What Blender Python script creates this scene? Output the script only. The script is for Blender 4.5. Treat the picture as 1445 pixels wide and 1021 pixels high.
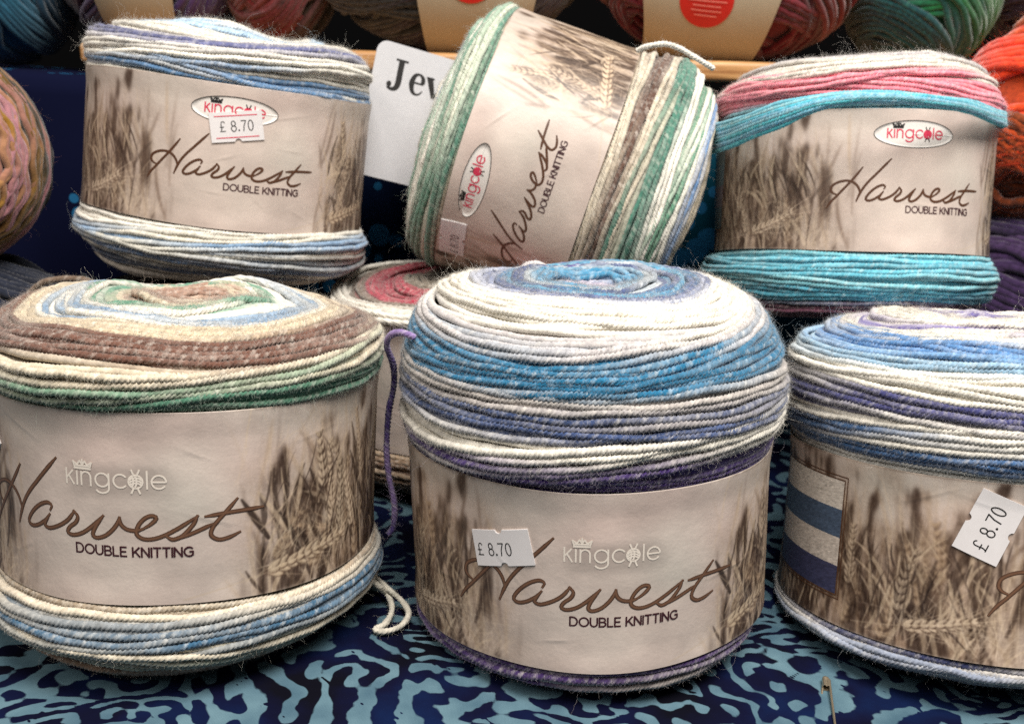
import bpy, math, random
import numpy as np
from mathutils import Matrix, Vector

for o in list(bpy.data.objects):
    bpy.data.objects.remove(o)
scene = bpy.context.scene
COL = scene.collection
rng = np.random.default_rng(11)
PI = math.pi

# ------------------------------------------------------------------ camera
ROLL = 0.05
PIT = math.radians(15.98)
FPX = 1399.5
CAMH = 0.1915
cR, sR = math.cos(ROLL), math.sin(ROLL)


def roll_dir(v):
    return np.array([v[0] * cR - v[2] * sR, v[1], v[2] * cR + v[0] * sR])


def to_world(v):
    return roll_dir(v) + np.array([0, 0, CAMH])


_right = roll_dir((1, 0, 0))
_fwd = roll_dir((0, math.cos(PIT), -math.sin(PIT)))
_up = roll_dir((0, math.sin(PIT), math.cos(PIT)))
CAM = np.array([0, 0, CAMH])


def ray(px, py):
    return _fwd + (px - 722.5) / FPX * _right + (510.5 - py) / FPX * _up


def at_y(px, py, Y):
    """point of the room seen at photograph position px, py, at distance Y in front of the lens"""
    d = ray(px, py)
    return CAM + d * (Y / d[1])


def at_z(px, py, z):
    d = ray(px, py)
    return CAM + d * ((z - CAMH) / d[2])


cam_d = bpy.data.cameras.new('camera')
cam = bpy.data.objects.new('camera', cam_d)
COL.objects.link(cam)
cam_d.sensor_width = 36
cam_d.lens = FPX / 1445 * 36
cam_d.clip_start = 0.01
cam_d.clip_end = 30
cam.matrix_world = Matrix(((_right[0], _up[0], -_fwd[0], 0), (_right[1], _up[1], -_fwd[1], 0),
                           (_right[2], _up[2], -_fwd[2], CAMH), (0, 0, 0, 1)))
cam_d.dof.use_dof = True
cam_d.dof.focus_distance = 0.30
cam_d.dof.aperture_fstop = 22.0
scene.camera = cam

# ------------------------------------------------------------------ world, lamps, exposure
world = bpy.data.worlds.new('World')
scene.world = world
world.use_nodes = True
bg = world.node_tree.nodes['Background']
bg.inputs[0].default_value = (1.0, 0.95, 0.90, 1)
bg.inputs[1].default_value = 0.075


def area(name, loc, target, sx, sy, power, color):
    l = bpy.data.lights.new(name, 'AREA')
    l.shape = 'RECTANGLE'
    l.size, l.size_y = sx, sy
    l.energy = power
    l.color = color
    o = bpy.data.objects.new(name, l)
    COL.objects.link(o)
    o.location = loc
    o.rotation_euler = (Vector(target) - Vector(loc)).to_track_quat('-Z', 'Y').to_euler()
    return o


area('ceiling_lamp', (0.22, -0.10, 1.12), (0.02, 0.40, 0.06), 0.80, 0.50, 25.0, (1.0, 0.95, 0.89))
area('fill_lamp', (-0.9, -0.9, 1.5), (0.0, 0.4, 0.1), 1.0, 0.7, 14.0, (1.0, 0.92, 0.84))  # soft fill added from the front left, not a lamp of the place

scene.view_settings.view_transform = 'Standard'
scene.view_settings.look = 'None'
scene.view_settings.exposure = 0.0
scene.view_settings.gamma = 1.0
scene.view_settings.use_curve_mapping = False
scene.render.engine = 'CYCLES'
scene.cycles.use_denoising = False
scene.cycles.max_bounces = 6


# ------------------------------------------------------------------ helpers
def lin(c):
    c = np.asarray(c, float) / 255.0
    return np.where(c <= 0.04045, c / 12.92, ((c + 0.055) / 1.055) ** 2.4)


def lin4(c):
    return (*[float(x) for x in lin(c)], 1.0)


def smooth(a, b, x):
    t = np.clip((x - a) / (b - a), 0, 1)
    return t * t * (3 - 2 * t)


def mesh_np(name, V, Q, mat, parent=None, col=None, smooth_shade=True, attr=None):
    V = np.ascontiguousarray(V, np.float32).reshape(-1, 3)
    Q = np.ascontiguousarray(Q, np.int32)
    k = Q.shape[1]
    me = bpy.data.meshes.new(name)
    me.vertices.add(len(V))
    me.vertices.foreach_set('co', V.ravel())
    me.loops.add(Q.size)
    me.loops.foreach_set('vertex_index', Q.ravel())
    me.polygons.add(len(Q))
    me.polygons.foreach_set('loop_start', np.arange(0, Q.size, k, dtype=np.int32))
    me.polygons.foreach_set('use_smooth', np.full(len(Q), smooth_shade, dtype=bool))
    me.update(calc_edges=True)
    if col is not None:
        a = me.color_attributes.new('Col', 'FLOAT_COLOR', 'POINT')
        c4 = np.ones((len(V), 4), np.float32)
        c4[:, :3] = np.asarray(col, np.float32).reshape(-1, 3)
        a.data.foreach_set('color', c4.ravel())
    if attr is not None:
        for an, av in attr.items():
            a = me.attributes.new(an, 'FLOAT', 'POINT')
            a.data.foreach_set('value', np.asarray(av, np.float32).ravel())
    me.materials.append(mat)
    o = bpy.data.objects.new(name, me)
    COL.objects.link(o)
    if parent is not None:
        o.parent = parent
    return o


def merge(parts):
    """parts: list of (V, Q, C); all quads"""
    Vs, Qs, Cs = [], [], []
    n = 0
    for V, Q, C in parts:
        V = np.asarray(V).reshape(-1, 3)
        Vs.append(V)
        Qs.append(np.asarray(Q).reshape(-1, 4) + n)
        C = np.asarray(C)
        Cs.append(np.broadcast_to(C, V.shape) if C.ndim == 1 else C.reshape(-1, 3))
        n += len(V)
    return np.concatenate(Vs), np.concatenate(Qs), np.concatenate(Cs)


def grid_quads(n, m, wrap_m=False, base=0):
    i = np.arange(n - 1)[:, None]
    j = np.arange(m if wrap_m else m - 1)[None, :]
    j2 = (j + 1) % m
    q = np.stack([i * m + j, i * m + j2, (i + 1) * m + j2, (i + 1) * m + j], -1).reshape(-1, 4)
    return q + base


def tag(o, label=None, cat=None, group=None, kind=None):
    if label:
        o['label'] = label
    if cat:
        o['category'] = cat
    if group:
        o['group'] = group
    if kind:
        o['kind'] = kind
    return o


def empty(name, M):
    o = bpy.data.objects.new(name, None)
    COL.objects.link(o)
    o.empty_display_size = 0.02
    o.matrix_world = M
    return o


def catmull(P, n):
    P = np.asarray(P, float)
    Pp = np.vstack([2 * P[0] - P[1], P, 2 * P[-1] - P[-2]])
    seg = len(P) - 1
    t = np.linspace(0, seg, n)
    i = np.minimum(t.astype(int), seg - 1)
    f = (t - i)[:, None]
    p0, p1, p2, p3 = Pp[i], Pp[i + 1], Pp[i + 2], Pp[i + 3]
    return 0.5 * (2 * p1 + (p2 - p0) * f + (2 * p0 - 5 * p1 + 4 * p2 - p3) * f ** 2 + (3 * p1 - p0 - 3 * p2 + p3) * f ** 3)


def resample(P, step):
    d = np.r_[0, np.cumsum(np.sqrt((np.diff(P, axis=0) ** 2).sum(1)))]
    n = max(2, int(d[-1] / step) + 1)
    s = np.linspace(0, d[-1], n)
    return np.stack([np.interp(s, d, P[:, k]) for k in range(P.shape[1])], 1)


def wob(shape_k, phi, freqs, amps):
    """smooth random periodic wobble, one row per strand"""
    out = np.zeros((shape_k, len(phi)))
    for f, a in zip(freqs, amps):
        out += a * np.sin(f * phi[None, :] + rng.uniform(0, 2 * PI, (shape_k, 1))) * rng.uniform(0.4, 1.2, (shape_k, 1))
    return out


# ------------------------------------------------------------------ materials
def new_mat(name):
    m = bpy.data.materials.new(name)
    m.use_nodes = True
    nt = m.node_tree
    p = nt.nodes['Principled BSDF']
    return m, nt, p


def N(nt, t, **kw):
    n = nt.nodes.new(t)
    for k, v in kw.items():
        setattr(n, k, v)
    return n


def yarn_material(name, vary=0.22, sheen=0.35):
    m, nt, p = new_mat(name)
    a = N(nt, 'ShaderNodeAttribute', attribute_name='Col')
    tc = N(nt, 'ShaderNodeTexCoord')
    n1 = N(nt, 'ShaderNodeTexNoise')
    n1.inputs['Scale'].default_value = 420
    n1.inputs['Detail'].default_value = 4
    nt.links.new(tc.outputs['Object'], n1.inputs['Vector'])
    mr = N(nt, 'ShaderNodeMapRange')
    mr.inputs[1].default_value = 0.3
    mr.inputs[2].default_value = 0.7
    mr.inputs[3].default_value = 1 - vary
    mr.inputs[4].default_value = 1 + vary * 0.6
    nt.links.new(n1.outputs['Fac'], mr.inputs[0])
    mul = N(nt, 'ShaderNodeVectorMath', operation='SCALE')
    nt.links.new(a.outputs['Color'], mul.inputs[0])
    nt.links.new(mr.outputs[0], mul.inputs['Scale'])
    nt.links.new(mul.outputs[0], p.inputs['Base Color'])
    n2 = N(nt, 'ShaderNodeTexNoise')
    n2.inputs['Scale'].default_value = 3200
    n2.inputs['Detail'].default_value = 2
    nt.links.new(tc.outputs['Object'], n2.inputs['Vector'])
    b = N(nt, 'ShaderNodeBump')
    b.inputs['Strength'].default_value = 0.45
    b.inputs['Distance'].default_value = 0.0003
    nt.links.new(n2.outputs['Fac'], b.inputs['Height'])
    nt.links.new(b.outputs[0], p.inputs['Normal'])
    p.inputs['Roughness'].default_value = 0.9
    p.inputs['Specular IOR Level'].default_value = 0.12
    p.inputs['Sheen Weight'].default_value = sheen
    p.inputs['Sheen Roughness'].default_value = 0.5
    return m


def paper_material(name):
    m, nt, p = new_mat(name)
    a = N(nt, 'ShaderNodeAttribute', attribute_name='Col')
    tc = N(nt, 'ShaderNodeTexCoord')
    n1 = N(nt, 'ShaderNodeTexNoise')
    n1.inputs['Scale'].default_value = 2600
    n1.inputs['Detail'].default_value = 3
    nt.links.new(tc.outputs['Object'], n1.inputs['Vector'])
    mr = N(nt, 'ShaderNodeMapRange')
    mr.inputs[3].default_value = 0.93
    mr.inputs[4].default_value = 1.06
    nt.links.new(n1.outputs['Fac'], mr.inputs[0])
    mul = N(nt, 'ShaderNodeVectorMath', operation='SCALE')
    nt.links.new(a.outputs['Color'], mul.inputs[0])
    nt.links.new(mr.outputs[0], mul.inputs['Scale'])
    nt.links.new(mul.outputs[0], p.inputs['Base Color'])
    n2 = N(nt, 'ShaderNodeTexNoise')
    n2.inputs['Scale'].default_value = 55
    n2.inputs['Detail'].default_value = 5
    n2.inputs['Roughness'].default_value = 0.62
    nt.links.new(tc.outputs['Object'], n2.inputs['Vector'])
    b = N(nt, 'ShaderNodeBump')
    b.inputs['Strength'].default_value = 0.16
    b.inputs['Distance'].default_value = 0.003
    nt.links.new(n2.outputs['Fac'], b.inputs['Height'])
    nt.links.new(b.outputs[0], p.inputs['Normal'])
    p.inputs['Roughness'].default_value = 0.42
    p.inputs['Specular IOR Level'].default_value = 0.45
    return m


def plain(name, c, rough=0.6, metal=0.0, spec=0.4, noise=0.06, scale=300):
    m, nt, p = new_mat(name)
    tc = N(nt, 'ShaderNodeTexCoord')
    n1 = N(nt, 'ShaderNodeTexNoise')
    n1.inputs['Scale'].default_value = scale
    n1.inputs['Detail'].default_value = 3
    nt.links.new(tc.outputs['Object'], n1.inputs['Vector'])
    r = N(nt, 'ShaderNodeMix', data_type='RGBA')
    l = lin(c)
    r.inputs[6].default_value = (*[float(max(0, x * (1 - noise))) for x in l], 1)
    r.inputs[7].default_value = (*[float(min(1, x * (1 + noise))) for x in l], 1)
    nt.links.new(n1.outputs['Fac'], r.inputs[0])
    nt.links.new(r.outputs[2], p.inputs['Base Color'])
    p.inputs['Roughness'].default_value = rough
    p.inputs['Metallic'].default_value = metal
    p.inputs['Specular IOR Level'].default_value = spec
    return m


M_yarn = yarn_material('wool')
M_fluff = yarn_material('fluffy_wool', 0.35, 0.5)
M_paper = paper_material('printed_paper')
M_script = paper_material('script_ink')
M_brown_ink = plain('brown_ink', (84, 55, 38), 0.38, spec=0.5)
M_plum_ink = plain('plum_ink', (62, 30, 36), 0.5)
M_white_ink = plain('white_ink', (226, 216, 204), 0.45)
M_red_ink = plain('red_ink', (205, 55, 84), 0.5)
M_black_ink = plain('black_ink', (30, 28, 28), 0.5)
M_sticker = plain('sticker_paper', (222, 218, 218), 0.5)
M_oval = plain('oval_paper', (226, 220, 214), 0.45)
M_steel = plain('brassy_steel', (216, 200, 172), 0.28, metal=0.85)
M_card = plain('white_card', (192, 192, 195), 0.55)
M_cream = plain('cream_band', (170, 160, 138), 0.5)
M_reddot = plain('red_dot', (196, 32, 26), 0.5)
M_pink_ink = plain('pale_red_ink', (228, 130, 118), 0.5)
M_back = plain('dark_backdrop', (6, 6, 7), 0.95, spec=0.05)


# ------------------------------------------------------------------ yarn geometry
def tubes(P, Nrm, rad, m, ply=0.0, twist=0.0060, C=None, fleck=0.0, cream=None):
    """P, Nrm: (K, n, 3) strand centre lines and their outward normals. returns V (K,n,m,3), Q, C"""
    K, n, _ = P.shape
    T = np.gradient(P, axis=1)
    L = np.sqrt((T ** 2).sum(-1, keepdims=True)) + 1e-12
    T = T / L
    B = np.cross(T, Nrm)
    B /= np.sqrt((B ** 2).sum(-1, keepdims=True)) + 1e-12
    N2 = np.cross(B, T)
    seg = np.sqrt((np.diff(P, axis=1) ** 2).sum(-1))
    s = np.concatenate([np.zeros((K, 1)), np.cumsum(seg, 1)], 1)
    th = np.linspace(0, 2 * PI, m, endpoint=False)
    kap = 2 * 2 * PI / twist
    ph = rng.uniform(0, 2 * PI, (K, 1, 1))
    arg = 2 * th[None, None, :] + kap * s[:, :, None] + ph
    rho = np.ones_like(arg)
    if ply > 0:
        rho = 1 + 0.08 * (ply > 0) - ply * (1 - np.abs(np.cos(arg)) ** 0.8)
    rr = rad if np.isscalar(rad) else np.asarray(rad)[:, :, None]
    rr = rr * rho
    V = P[:, :, None, :] + rr[..., None] * (np.cos(th)[None, None, :, None] * N2[:, :, None, :] + np.sin(th)[None, None, :, None] * B[:, :, None, :])
    i = np.arange(n - 1)[:, None]
    j = np.arange(m)[None, :]
    q = np.stack([i * m + j, (i + 1) * m + j, (i + 1) * m + (j + 1) % m, i * m + (j + 1) % m], -1).reshape(-1, 4)
    Q = (q[None] + (np.arange(K) * n * m)[:, None, None]).reshape(-1, 4)
    if C is not None:
        Cc = np.repeat(C[:, :, None, :], m, 2)
        if fleck > 0:
            lobe = np.floor(arg / PI).astype(int) % 4
            w = rng.uniform(-1, 1, (K, 4)) * fleck
            f = np.take_along_axis(w[:, None, :].repeat(n, 1), lobe, 2) * 0.6
            f = f + 0.35 * fleck * np.sin(s[:, :, None] * 480 + ph * 3 + lobe * 2.1) + 0.3 * fleck * np.sin(s[:, :, None] * 1330 + ph * 5 + lobe * 1.3)
            f = f + rng.normal(0, 0.24 * fleck, f.shape)
            up = np.clip(f, 0, 1)[..., None]
            Cc = Cc * (1 - up) + cream * up
            Cc = Cc * (1 + np.clip(f, -1, 0)[..., None] * 0.55)
        C = Cc
    return V, Q, C


def fuzz(base, nrm, col, length, rad, curl=0.6, pts=4):
    """thin curved fibres leaving the surface"""
    M = len(base)
    d = nrm + rng.normal(0, 0.9, (M, 3))
    d /= np.sqrt((d ** 2).sum(1, keepdims=True)) + 1e-9
    P = [base]
    for _ in range(pts - 1):
        P.append(P[-1] + d * (length / (pts - 1))[:, None])
        d = d + rng.normal(0, curl, (M, 3))
        d /= np.sqrt((d ** 2).sum(1, keepdims=True)) + 1e-9
    P = np.stack(P, 1)
    up = rng.normal(0, 1, (M, 1, 3)).repeat(pts, 1)
    V, Q, _ = tubes(P, up, rad * np.linspace(1, 0.5, pts)[None, :].repeat(M, 0), 3)
    C = np.repeat(np.repeat(col[:, None, None, :], pts, 1), 3, 2)
    return V, Q, C


CREAM = lin((234, 229, 218))


def stripe_fn(stripes, span, blend=0.0017):
    xs, cs = [], []
    e = [s[0] for s in stripes] + [1.0 if span > 0 else 120.0]
    sc = span if span > 0 else 0.001
    for k, (f, c) in enumerate(stripes):
        a, b = e[k] * sc, e[k + 1] * sc
        bl = min(blend, (b - a) * 0.3)
        xs += [a + bl, b - bl]
        cl = 0.8 * (lin(c) / 0.8) ** 1.18
        cs += [cl, cl]
    cs = np.array(cs)
    return lambda s: np.stack([np.interp(s, xs, cs[:, k]) for k in range(3)], -1)


class Profile:
    def __init__(self, pts):
        P = catmull(pts, 600)
        d = np.r_[0, np.cumsum(np.sqrt((np.diff(P, axis=0) ** 2).sum(1)))]
        self.L = d[-1]
        self.s, self.P = d, P
        T = np.gradient(P, axis=0)
        T /= np.sqrt((T ** 2).sum(1, keepdims=True))
        self.Nn = np.stack([-T[:, 1], T[:, 0]], 1)

    def at(self, s):
        s = np.clip(s, 0, self.L)
        r = np.interp(s, self.s, self.P[:, 0])
        z = np.interp(s, self.s, self.P[:, 1])
        nr = np.interp(s, self.s, self.Nn[:, 0])
        nz = np.interp(s, self.s, self.Nn[:, 1])
        return r, z, nr, nz


def wind(prof, s0, s1, colfn, phi_c, rad, seg, amp, gsize=(3, 8), flip=1, fade0=0.007, fade1=0.010, ply=0.52,
         fleck=0.30, hmax=1.0, fz=(20000, 1300), lobes=(0, 0), drape=None, cut=(0, 0)):
    """winding of strands over one part of a profile; phi_c is the azimuth facing the lens"""
    lm = [(int(rng.integers(1, 5)), rng.uniform(-140, 140), rng.uniform(0, 6.28), rng.uniform(0.0003, 0.0008)) for _ in range(5)]
    parts = []
    lo, hi = min(s0, s1) + cut[0], max(s0, s1) - cut[1]
    Rm = 0.06
    front = np.linspace(-2.0, 2.0, int(4.0 * Rm / seg))
    back = np.linspace(2.0, 2 * PI - 2.0, 70)[1:]
    phi = np.concatenate([front, back])
    sb, sn, sc = [], [], []
    for layer in (0, 1):
        pitch = rad * 1.72
        K = int((hi - lo) / pitch)
        sk = lo + (np.arange(K) + 0.5) * (hi - lo) / K
        A1 = np.zeros(K); p1 = np.zeros(K); A2 = np.zeros(K); p2 = np.zeros(K); hg = np.zeros(K); hp = np.zeros(K); hf = np.zeros(K)
        k = 0
        sgn = 1
        while k < K:
            g = int(rng.integers(*gsize))
            sgn = -sgn
            a = sgn * abs(rng.normal(0.8, 0.45)) * amp
            A1[k:k + g] = a
            p1[k:k + g] = rng.normal(0, 0.7)
            A2[k:k + g] = rng.normal(0, 0.3) * amp
            p2[k:k + g] = rng.uniform(0, 2 * PI)
            hg[k:k + g] = rng.uniform(0.1, 1.0) * hmax
            hp[k:k + g] = rng.uniform(0, 2 * PI)
            hf[k:k + g] = rng.integers(1, 4)
            k += g
        w = smooth(lo, lo + fade0, sk) * smooth(hi, hi - fade1, sk) * (0.12 if layer == 0 else 1.0)
        wl = smooth(hi, hi - 0.012, sk) if flip == 1 else smooth(lo, lo + 0.006, sk)
        off = (A1 * w)[:, None] * np.sin(phi[None] + p1[:, None]) + (A2 * w)[:, None] * np.sin(2 * phi[None] + p2[:, None])
        off += wob(K, phi, (3, 5, 9, 17, 31, 53), (0.0005, 0.00042, 0.0003, 0.00016, 0.00007, 0.00004))
        s = np.clip(sk[:, None] + off, lo + 0.0002, hi - 0.0002)
        r, z, nr, nz = prof.at(s)
        h = (hg * rad * 1.5)[:, None] * (0.5 + 0.5 * np.sin(hf[:, None] * phi[None] + hp[:, None])) + wob(K, phi, (4, 11, 27), (0.00035, 0.00022, 0.00012))
        lump = sum(a * np.sin(k * phi[None] + q * s + c) for k, q, c, a in lm) * wl[:, None]
        if layer == 0:
            h = h * 0.2 - 1.35 * rad
        else:
            h = h * wl[:, None] - 0.25 * rad * (2 - wl[:, None])
        h = h + lump
        ang = phi[None] + phi_c
        lob = 1 + lobes[0] * np.sin(2 * ang + 1.0) + lobes[1] * np.sin(3 * ang)
        rr = (r + nr * h) * lob
        P = np.stack([rr * np.cos(ang), rr * np.sin(ang), z + nz * h], -1)
        Nm = np.stack([nr * np.cos(ang), nr * np.sin(ang), nz], -1)
        scol = sk[:, None] + wob(K, phi, (1, 2, 3), (0.0013, 0.0011, 0.0009)) + rng.normal(0, 0.0011, (K, 1)) + 0.5 * off
        C = colfn(scol if flip == 1 else scol)
        C = C * np.clip(1 + rng.normal(0, 0.08, (K, 1, 1)), 0.75, 1.14)
        mix = np.clip(wob(K, phi, (2, 7, 13), (0.07, 0.06, 0.05)), 0, 0.35)[..., None]
        C = C * (1 - mix) + CREAM * mix
        if layer == 0:
            sub = np.r_[np.arange(0, len(front), 2), np.arange(len(front), len(phi), 2)]
            V, Q, CC = tubes(P[:, sub], Nm[:, sub], rad * 1.04, 9, 0.3, C=C[:, sub], fleck=fleck, cream=CREAM)
        else:
            thick = rad * (1 + rng.normal(0, 0.05, (K, 1)) + wob(K, phi, (6, 15, 29, 47), (0.04, 0.04, 0.035, 0.03)))
            V, Q, CC = tubes(P, Nm, thick, 14, ply, C=C, fleck=fleck, cream=CREAM)
            nf = len(front)
            for cnt, l0, l1, fr, kind in ((int(fz[0] * 1.25), 0.0006, 0.0023, 0.000025, 0), (int(fz[1] * 1.3), 0.003, 0.011, 0.000024, 1)):
                if cnt == 0:
                    continue
                kk = rng.integers(0, K, cnt)
                ii = rng.integers(0, nf, cnt)
                jj = rng.integers(-3, 4, cnt) % 14
                b = V[kk, ii, jj]
                nn = b - P[kk, ii]
                nn /= np.sqrt((nn ** 2).sum(1, keepdims=True))
                nn = nn * 0.4 + Nm[kk, ii] * 0.5
                ln = rng.uniform(l0, l1, cnt) if kind == 0 else l0 + rng.exponential(0.0022, cnt)
                cc = CC[kk, ii, jj] * 0.7 + CREAM * 0.3
                parts.append(fuzz(b, nn, cc, np.minimum(ln, 0.014), fr, 0.7 if kind == 0 else 0.42, 4 if kind == 0 else 8))
        parts.append((V, Q, CC))
    return parts


def core(prof, s0, s1, colfn, inset, lobes=(0, 0)):
    s = np.linspace(s0, s1, 60)
    r, z, nr, nz = prof.at(s)
    ang = np.linspace(0, 2 * PI, 64, endpoint=False)
    lob = 1 + lobes[0] * np.sin(2 * ang + 1.0) + lobes[1] * np.sin(3 * ang)
    rr = np.maximum(r - nr * inset, 0.0)[:, None] * lob
    V = np.stack([rr * np.cos(ang), rr * np.sin(ang), np.repeat((z - nz * inset)[:, None], 64, 1)], -1)
    C = np.repeat(colfn(s)[:, None, :], 64, 1)
    return V, grid_quads(60, 64, True), C


def strand(points, color, rad=0.0011, seg=0.0003, ply=0.42, color2=None, fz=400, fluff=1.0):
    """one loose yarn along a path of world or local points"""
    P = resample(catmull(points, 400), seg)
    n = len(P)
    P = P + np.stack([np.sin(np.arange(n) * f) for f in (0.05, 0.041, 0.063)], 1) * rad * 0.15
    t = np.gradient(P, axis=0)
    up = np.cross(t, np.array([0.3, 0.9, 0.2]))
    up /= np.sqrt((up ** 2).sum(1, keepdims=True)) + 1e-12
    c = np.repeat(lin(color)[None], n, 0)
    if color2 is not None:
        w = smooth(0.3, 0.8, 0.5 + 0.5 * np.sin(np.linspace(0, 9, n) + 1))[:, None]
        c = c * (1 - w) + lin(color2) * w
    radv = np.full((1, n), rad)
    radv[0, 0] = radv[0, -1] = rad * 0.1
    radv = radv * (1 + wob(1, np.linspace(0, 2 * PI, n), (5, 11, 23), (0.06, 0.05, 0.04)))
    V, Q, C = tubes(P[None], up[None], radv, 16, ply, C=c[None], fleck=0.25, cream=CREAM)
    out = [(V, Q, C)]
    if fz:
        ii = rng.integers(1, n - 1, fz)
        jj = rng.integers(0, 16, fz)
        b = V[0, ii, jj]
        nn = b - P[ii]
        nn /= np.sqrt((nn ** 2).sum(1, keepdims=True))
        out.append(fuzz(b, nn, C[0, ii, jj] * 0.7 + CREAM * 0.3, 0.0008 + rng.exponential(0.0012 * fluff, fz), 0.000018, 0.6, 4))
    return out


# ------------------------------------------------------------------ printed label artwork (worked out here as stroke by stroke paint)
NU, NV = 1536, 224
DEG = NU / 360.0


def fnoise(lu, lv, seed, shear=0.0):
    r = np.random.default_rng(seed)
    w = r.normal(0, 1, (NV * 2, NU))
    fy = np.fft.fftfreq(NV * 2)[:, None]
    fx = np.fft.fftfreq(NU)[None, :]
    k = np.exp(-0.5 * (((fx + shear * fy) * lu * 2.2) ** 2 + (fy * lv * 2.2) ** 2))
    o = np.real(np.fft.ifft2(np.fft.fft2(w) * k))[:NV]
    o -= o.mean()
    return o / (o.std() + 1e-9)


def splat(layer, pts, width, alpha):
    """pts (n,2) x,y in pixels; width, alpha arrays"""
    R = int(math.ceil(width.max() + 1))
    xi = np.floor(pts[:, 0]).astype(int)
    yi = np.floor(pts[:, 1]).astype(int)
    for dy in range(-R, R + 1):
        for dx in range(-R, R + 1):
            x = xi + dx
            y = yi + dy
            d = np.hypot(x + 0.5 - pts[:, 0], y + 0.5 - pts[:, 1])
            v = np.clip(width + 0.5 - d, 0, 1) * alpha
            ok = (y >= 0) & (y < NV) & (v > 0)
            np.maximum.at(layer, (y[ok], x[ok] % NU), v[ok])


def strokes(img, r, n, ur, vr, ang, ang_sd, length, width, color, alpha, curve=0.15, wt=None):
    """a bunch of tapered, slightly curved stalks; ur in degrees, vr 0..1, angle in degrees from +u"""
    layer = np.zeros((NV, NU))
    u = r.uniform(ur[0], ur[1], n)
    v = r.uniform(vr[0], vr[1], n)
    if wt is not None:
        keep = r.uniform(0, 1, n) < wt(u, v)
        u, v = u[keep], v[keep]
        n = len(u)
    a = np.radians(r.normal(ang, ang_sd, n))
    L = r.uniform(length[0], length[1], n)
    w = r.uniform(width[0], width[1], n)
    c = r.normal(0, curve, n)
    al = r.uniform(0.5, 1, n) * alpha
    t = np.linspace(0, 1, 60)
    aa = a[:, None] + c[:, None] * t[None]
    x = (u * DEG + NU / 2)[:, None] + (L[:, None] * t[None]) * np.cos(aa)
    y = (v * NV)[:, None] + (L[:, None] * t[None]) * np.sin(aa)
    ww = w[:, None] * (0.25 + 0.75 * np.sin(PI * np.clip(t * 0.85 + 0.12, 0, 1)))[None]
    splat(layer, np.stack([x.ravel(), y.ravel()], 1), ww.ravel(), np.repeat(al, 60))
    img[:] = img * (1 - layer[..., None]) + np.asarray(color, float) * layer[..., None]


def ear(img, r, u, v, ang, L, light, dark, awn=1.0, alpha=0.9, fat=1.0):
    """an ear of wheat: plump grains in two rows with dark gaps, long beards"""
    a = math.radians(ang)
    ax = np.array([math.cos(a), math.sin(a)])
    per = np.array([-ax[1], ax[0]])
    o = np.array([u * DEG + NU / 2, v * NV])
    light = np.asarray(light, float)
    dark = np.asarray(dark, float)
    bend = r.normal(0, 0.10)
    nb = max(6, int(L / (6.2 * fat)))

    def put(p, w, al, c):
        l = np.zeros((NV, NU))
        splat(l, p, w, np.full(len(p), al))
        ys, xs = np.nonzero(l)
        if len(ys):
            k = l[ys, xs][:, None]
            img[ys, xs] = img[ys, xs] * (1 - k) + c * k
    q = np.linspace(-0.9, 0, 50)
    put(o + ax * L * q[:, None], np.full(50, 0.7), alpha * 0.8, light * 0.92)
    bed = np.linspace(0, 1, 60)
    put(o + ax * L * bed[:, None] + per * (bend * L * bed ** 2)[:, None], 3.6 * fat * (1 - 0.5 * bed), alpha * 0.7, dark)
    for k in range(nb - 1, -1, -1):
        t = k / (nb - 1)
        c = o + ax * L * t + per * bend * L * t * t
        for sd in (-1, 1, 0):
            ga = a + sd * r.uniform(0.38, 0.62) + bend
            gd = np.array([math.cos(ga), math.sin(ga)])
            st = c + per * sd * 1.1 * fat * (1 - 0.4 * t) + r.normal(0, 0.3, 2)
            gl = (10.0 * fat + r.uniform(-1.5, 2)) * (1 - 0.35 * t) * (0.75 if sd == 0 else 1)
            q = np.linspace(0, 1, 18)
            p = st + gd * gl * q[:, None]
            w = (0.3 + 1.75 * fat * np.sin(PI * q) ** 0.8) * (1 - 0.35 * t)
            if r.uniform() < 0.75:
                wa = a + bend + sd * r.uniform(0.08, 0.45) + r.normal(0, 0.06)
                qq = np.linspace(0, 1, 70)
                p2 = p[-1] + awn * L * r.uniform(0.6, 1.1) * qq[:, None] * np.array([math.cos(wa), math.sin(wa)])
                put(p2, 0.5 * (1 - 0.7 * qq), alpha * 0.7, light * 1.04)
            put(p + np.array([1.0, -1.2]), w + 0.5, alpha * 0.85, dark)
            put(p, w, alpha, light * r.uniform(0.9, 1.06))
            put(p + np.array([-0.4, 0.6]), w * 0.35, 0.5, np.minimum(light * 1.15, 240))


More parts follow.
